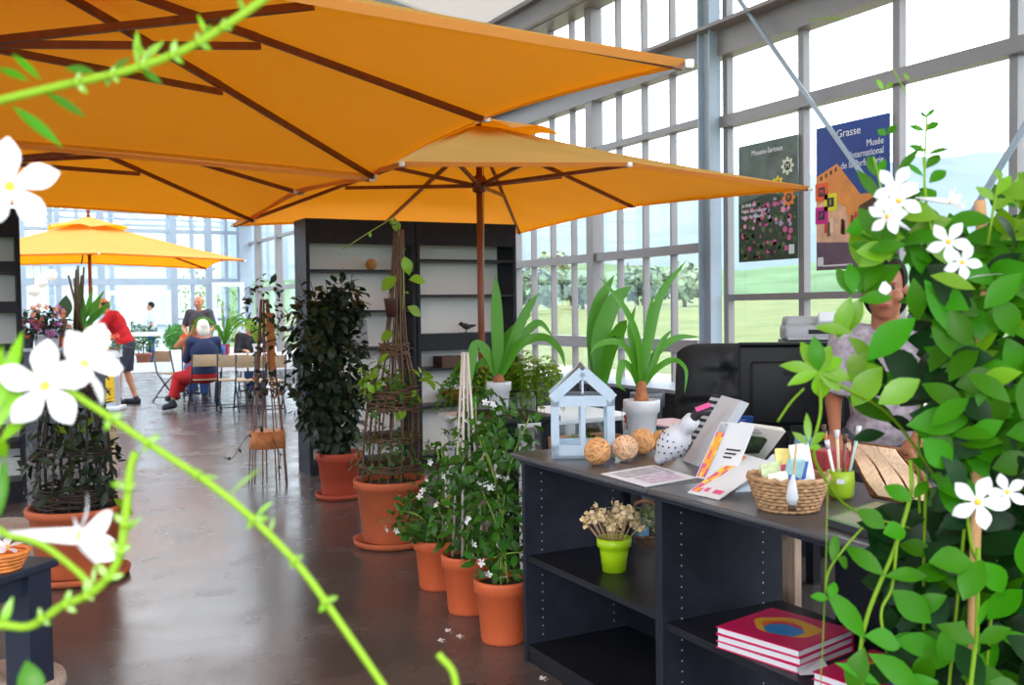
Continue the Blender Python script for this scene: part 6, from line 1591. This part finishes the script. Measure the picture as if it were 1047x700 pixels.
# --- the trailing climber at the left, close to the lens
B = at(-170, 380, d=.86); B.z = 0
tr = thing('trailing_climber', 'white-flowered trailing climber reaching in from the left edge, close to the lens', 'potted plant', B)
pot_into(tr, .15, .3, terra, .75)
st = MB(); fl_ = MB(); yl_ = MB()
for k in range(3):
    st.tube(bez([(.03 * k - .03, 0, .27), (.04 * k - .05, .02, .8), (.02 * k, 0, 1.2), (.03 * k - .04, .02, 1.62)], 6), .006, 7)
ta = lambda z, k=0: V((.02 * k, 0, z))
def tstem(start, pts, r): st.tube(bez([start] + [at(px, py, d=d) - B for (px, py, d) in pts], 6), r, 8)
d = .80
tstem(ta(1.55), [(-40, 112, d), (60, 88, d), (130, 72, d), (190, 50, d), (240, 20, d), (285, -12, d)], [.0036] * 37)
tstem(ta(1.5), [(-30, 118, d), (20, 98, d), (70, 86, d)], .0032)
for q in (((30, 83), (-4, 66), 9), ((12, 108), (62, 145), 12), ((46, 94), (86, 116), 10), ((66, 70), (95, 72), 10), ((42, 82), (12, 52), 8), ((112, 74), (132, 58), 6), ((143, 70), (165, 84), 8), ((205, 42), (216, 24), 6), ((110, 78), (110, 88), 5)): pleaf(fl_, B, q[0], q[1], q[2], d, 0, 0, curl=.2)
for q in (((140, 68), (140, 28), 7), ((142, 66), (166, 40), 8), ((145, 64), (160, 46), 6), ((150, 62), (138, 40), 6), ((212, 38), (202, 12), 5), ((250, 14), (243, -6), 6)): pleaf(yl_, B, q[0], q[1], q[2], d, 0, 0, curl=.3)
d = .74
tstem(ta(1.22), [(-40, 400, d), (40, 385, d), (90, 412, d), (150, 452, d), (230, 506, d), (300, 572, d), (350, 640, d), (405, 720, d)], .0027)
for q in (((232, 508), (264, 476), 3), ((200, 487), (222, 486), 4), ((262, 527), (277, 512), 4), ((276, 545), (280, 528), 3)): pleaf(yl_, B, q[0], q[1], q[2], d)
tstem(ta(1.0), [(-40, 655, d), (30, 640, d), (62, 620, d), (96, 604, d), (120, 574, d), (128, 530, d), (133, 480, d), (139, 462, d)], .0032)
tstem(ta(1.08), [(-40, 545, d), (10, 548, d), (45, 558, d), (80, 585, d), (95, 603, d)], .0024)
for q in (((94, 604), (97, 577), 5), ((92, 602), (82, 580), 5), ((126, 545), (143, 528), 5), ((127, 500), (112, 492), 5), ((122, 568), (108, 560), 4), ((0, 645), (11, 612), 9)): pleaf(yl_, B, q[0], q[1], q[2], d)
tstem(ta(.95, 2), [(100, 820, d), (300, 900, d), (460, 800, d), (466, 700, d), (448, 668, d)], .0026)
pleaf(fl_, B, (36, 722), (28, 677), 26, d); pleaf(fl_, B, (-4, 535), (4, 470), 14, d)
for q in (((-2, 420), (22, 332), 14), ((-6, 430), (2, 345), 12), ((-4, 440), (30, 372), 14), ((0, 452), (28, 420), 12), ((-8, 446), (14, 470), 14)): pleaf(yl_, B, q[0], q[1], q[2], d, .02)
rgn = random.Random(61)
def nodes(pts, dd, n):
    c = bez([at(px, py, d=dd) - B for (px, py) in pts], 8)
    for k in range(n):
        i = min(len(c) - 2, int((k + .6) / n * (len(c) - 1))); td = (c[i + 1] - c[i]).normalized(); st.ball(c[i], .0035, 5, sc3=(1, 1, 1))
        for s_ in (-1, 1):
            sd = td.cross((CAMP - (c[i] + B)).normalized()) * s_; l = rgn.uniform(.005, .014)
            yl_.leaf(c[i], sd + td * rgn.uniform(.3, 1.1), CAMP - (c[i] + B), l, l * .42, .3)
nodes([(60, 88), (130, 72), (190, 50), (240, 20)], .795, 6)
nodes([(90, 412), (150, 452), (230, 506), (300, 572), (350, 640)], .735, 6)
nodes([(30, 640), (62, 620), (96, 604), (120, 574), (128, 530), (133, 480)], .735, 7)
fl_.build('leaves', lf_man, tr); yl_.build('young_leaves', lf_man_y, tr); st.build('stems', stem_y, tr)
star_flower(tr, B, (46, 394), .72, 45, None, None, 3, .05)
star_flower(tr, B, (84, 372), .74, 44, (.62, -.62, .1), (2, 394), 5, .55)
star_flower(tr, B, (80, 548), .74, 44, (.8, .35, .1), (-6, 546), 7, .75)
star_flower(tr, B, (10, 190), .78, 46, None, None, 9, .2)
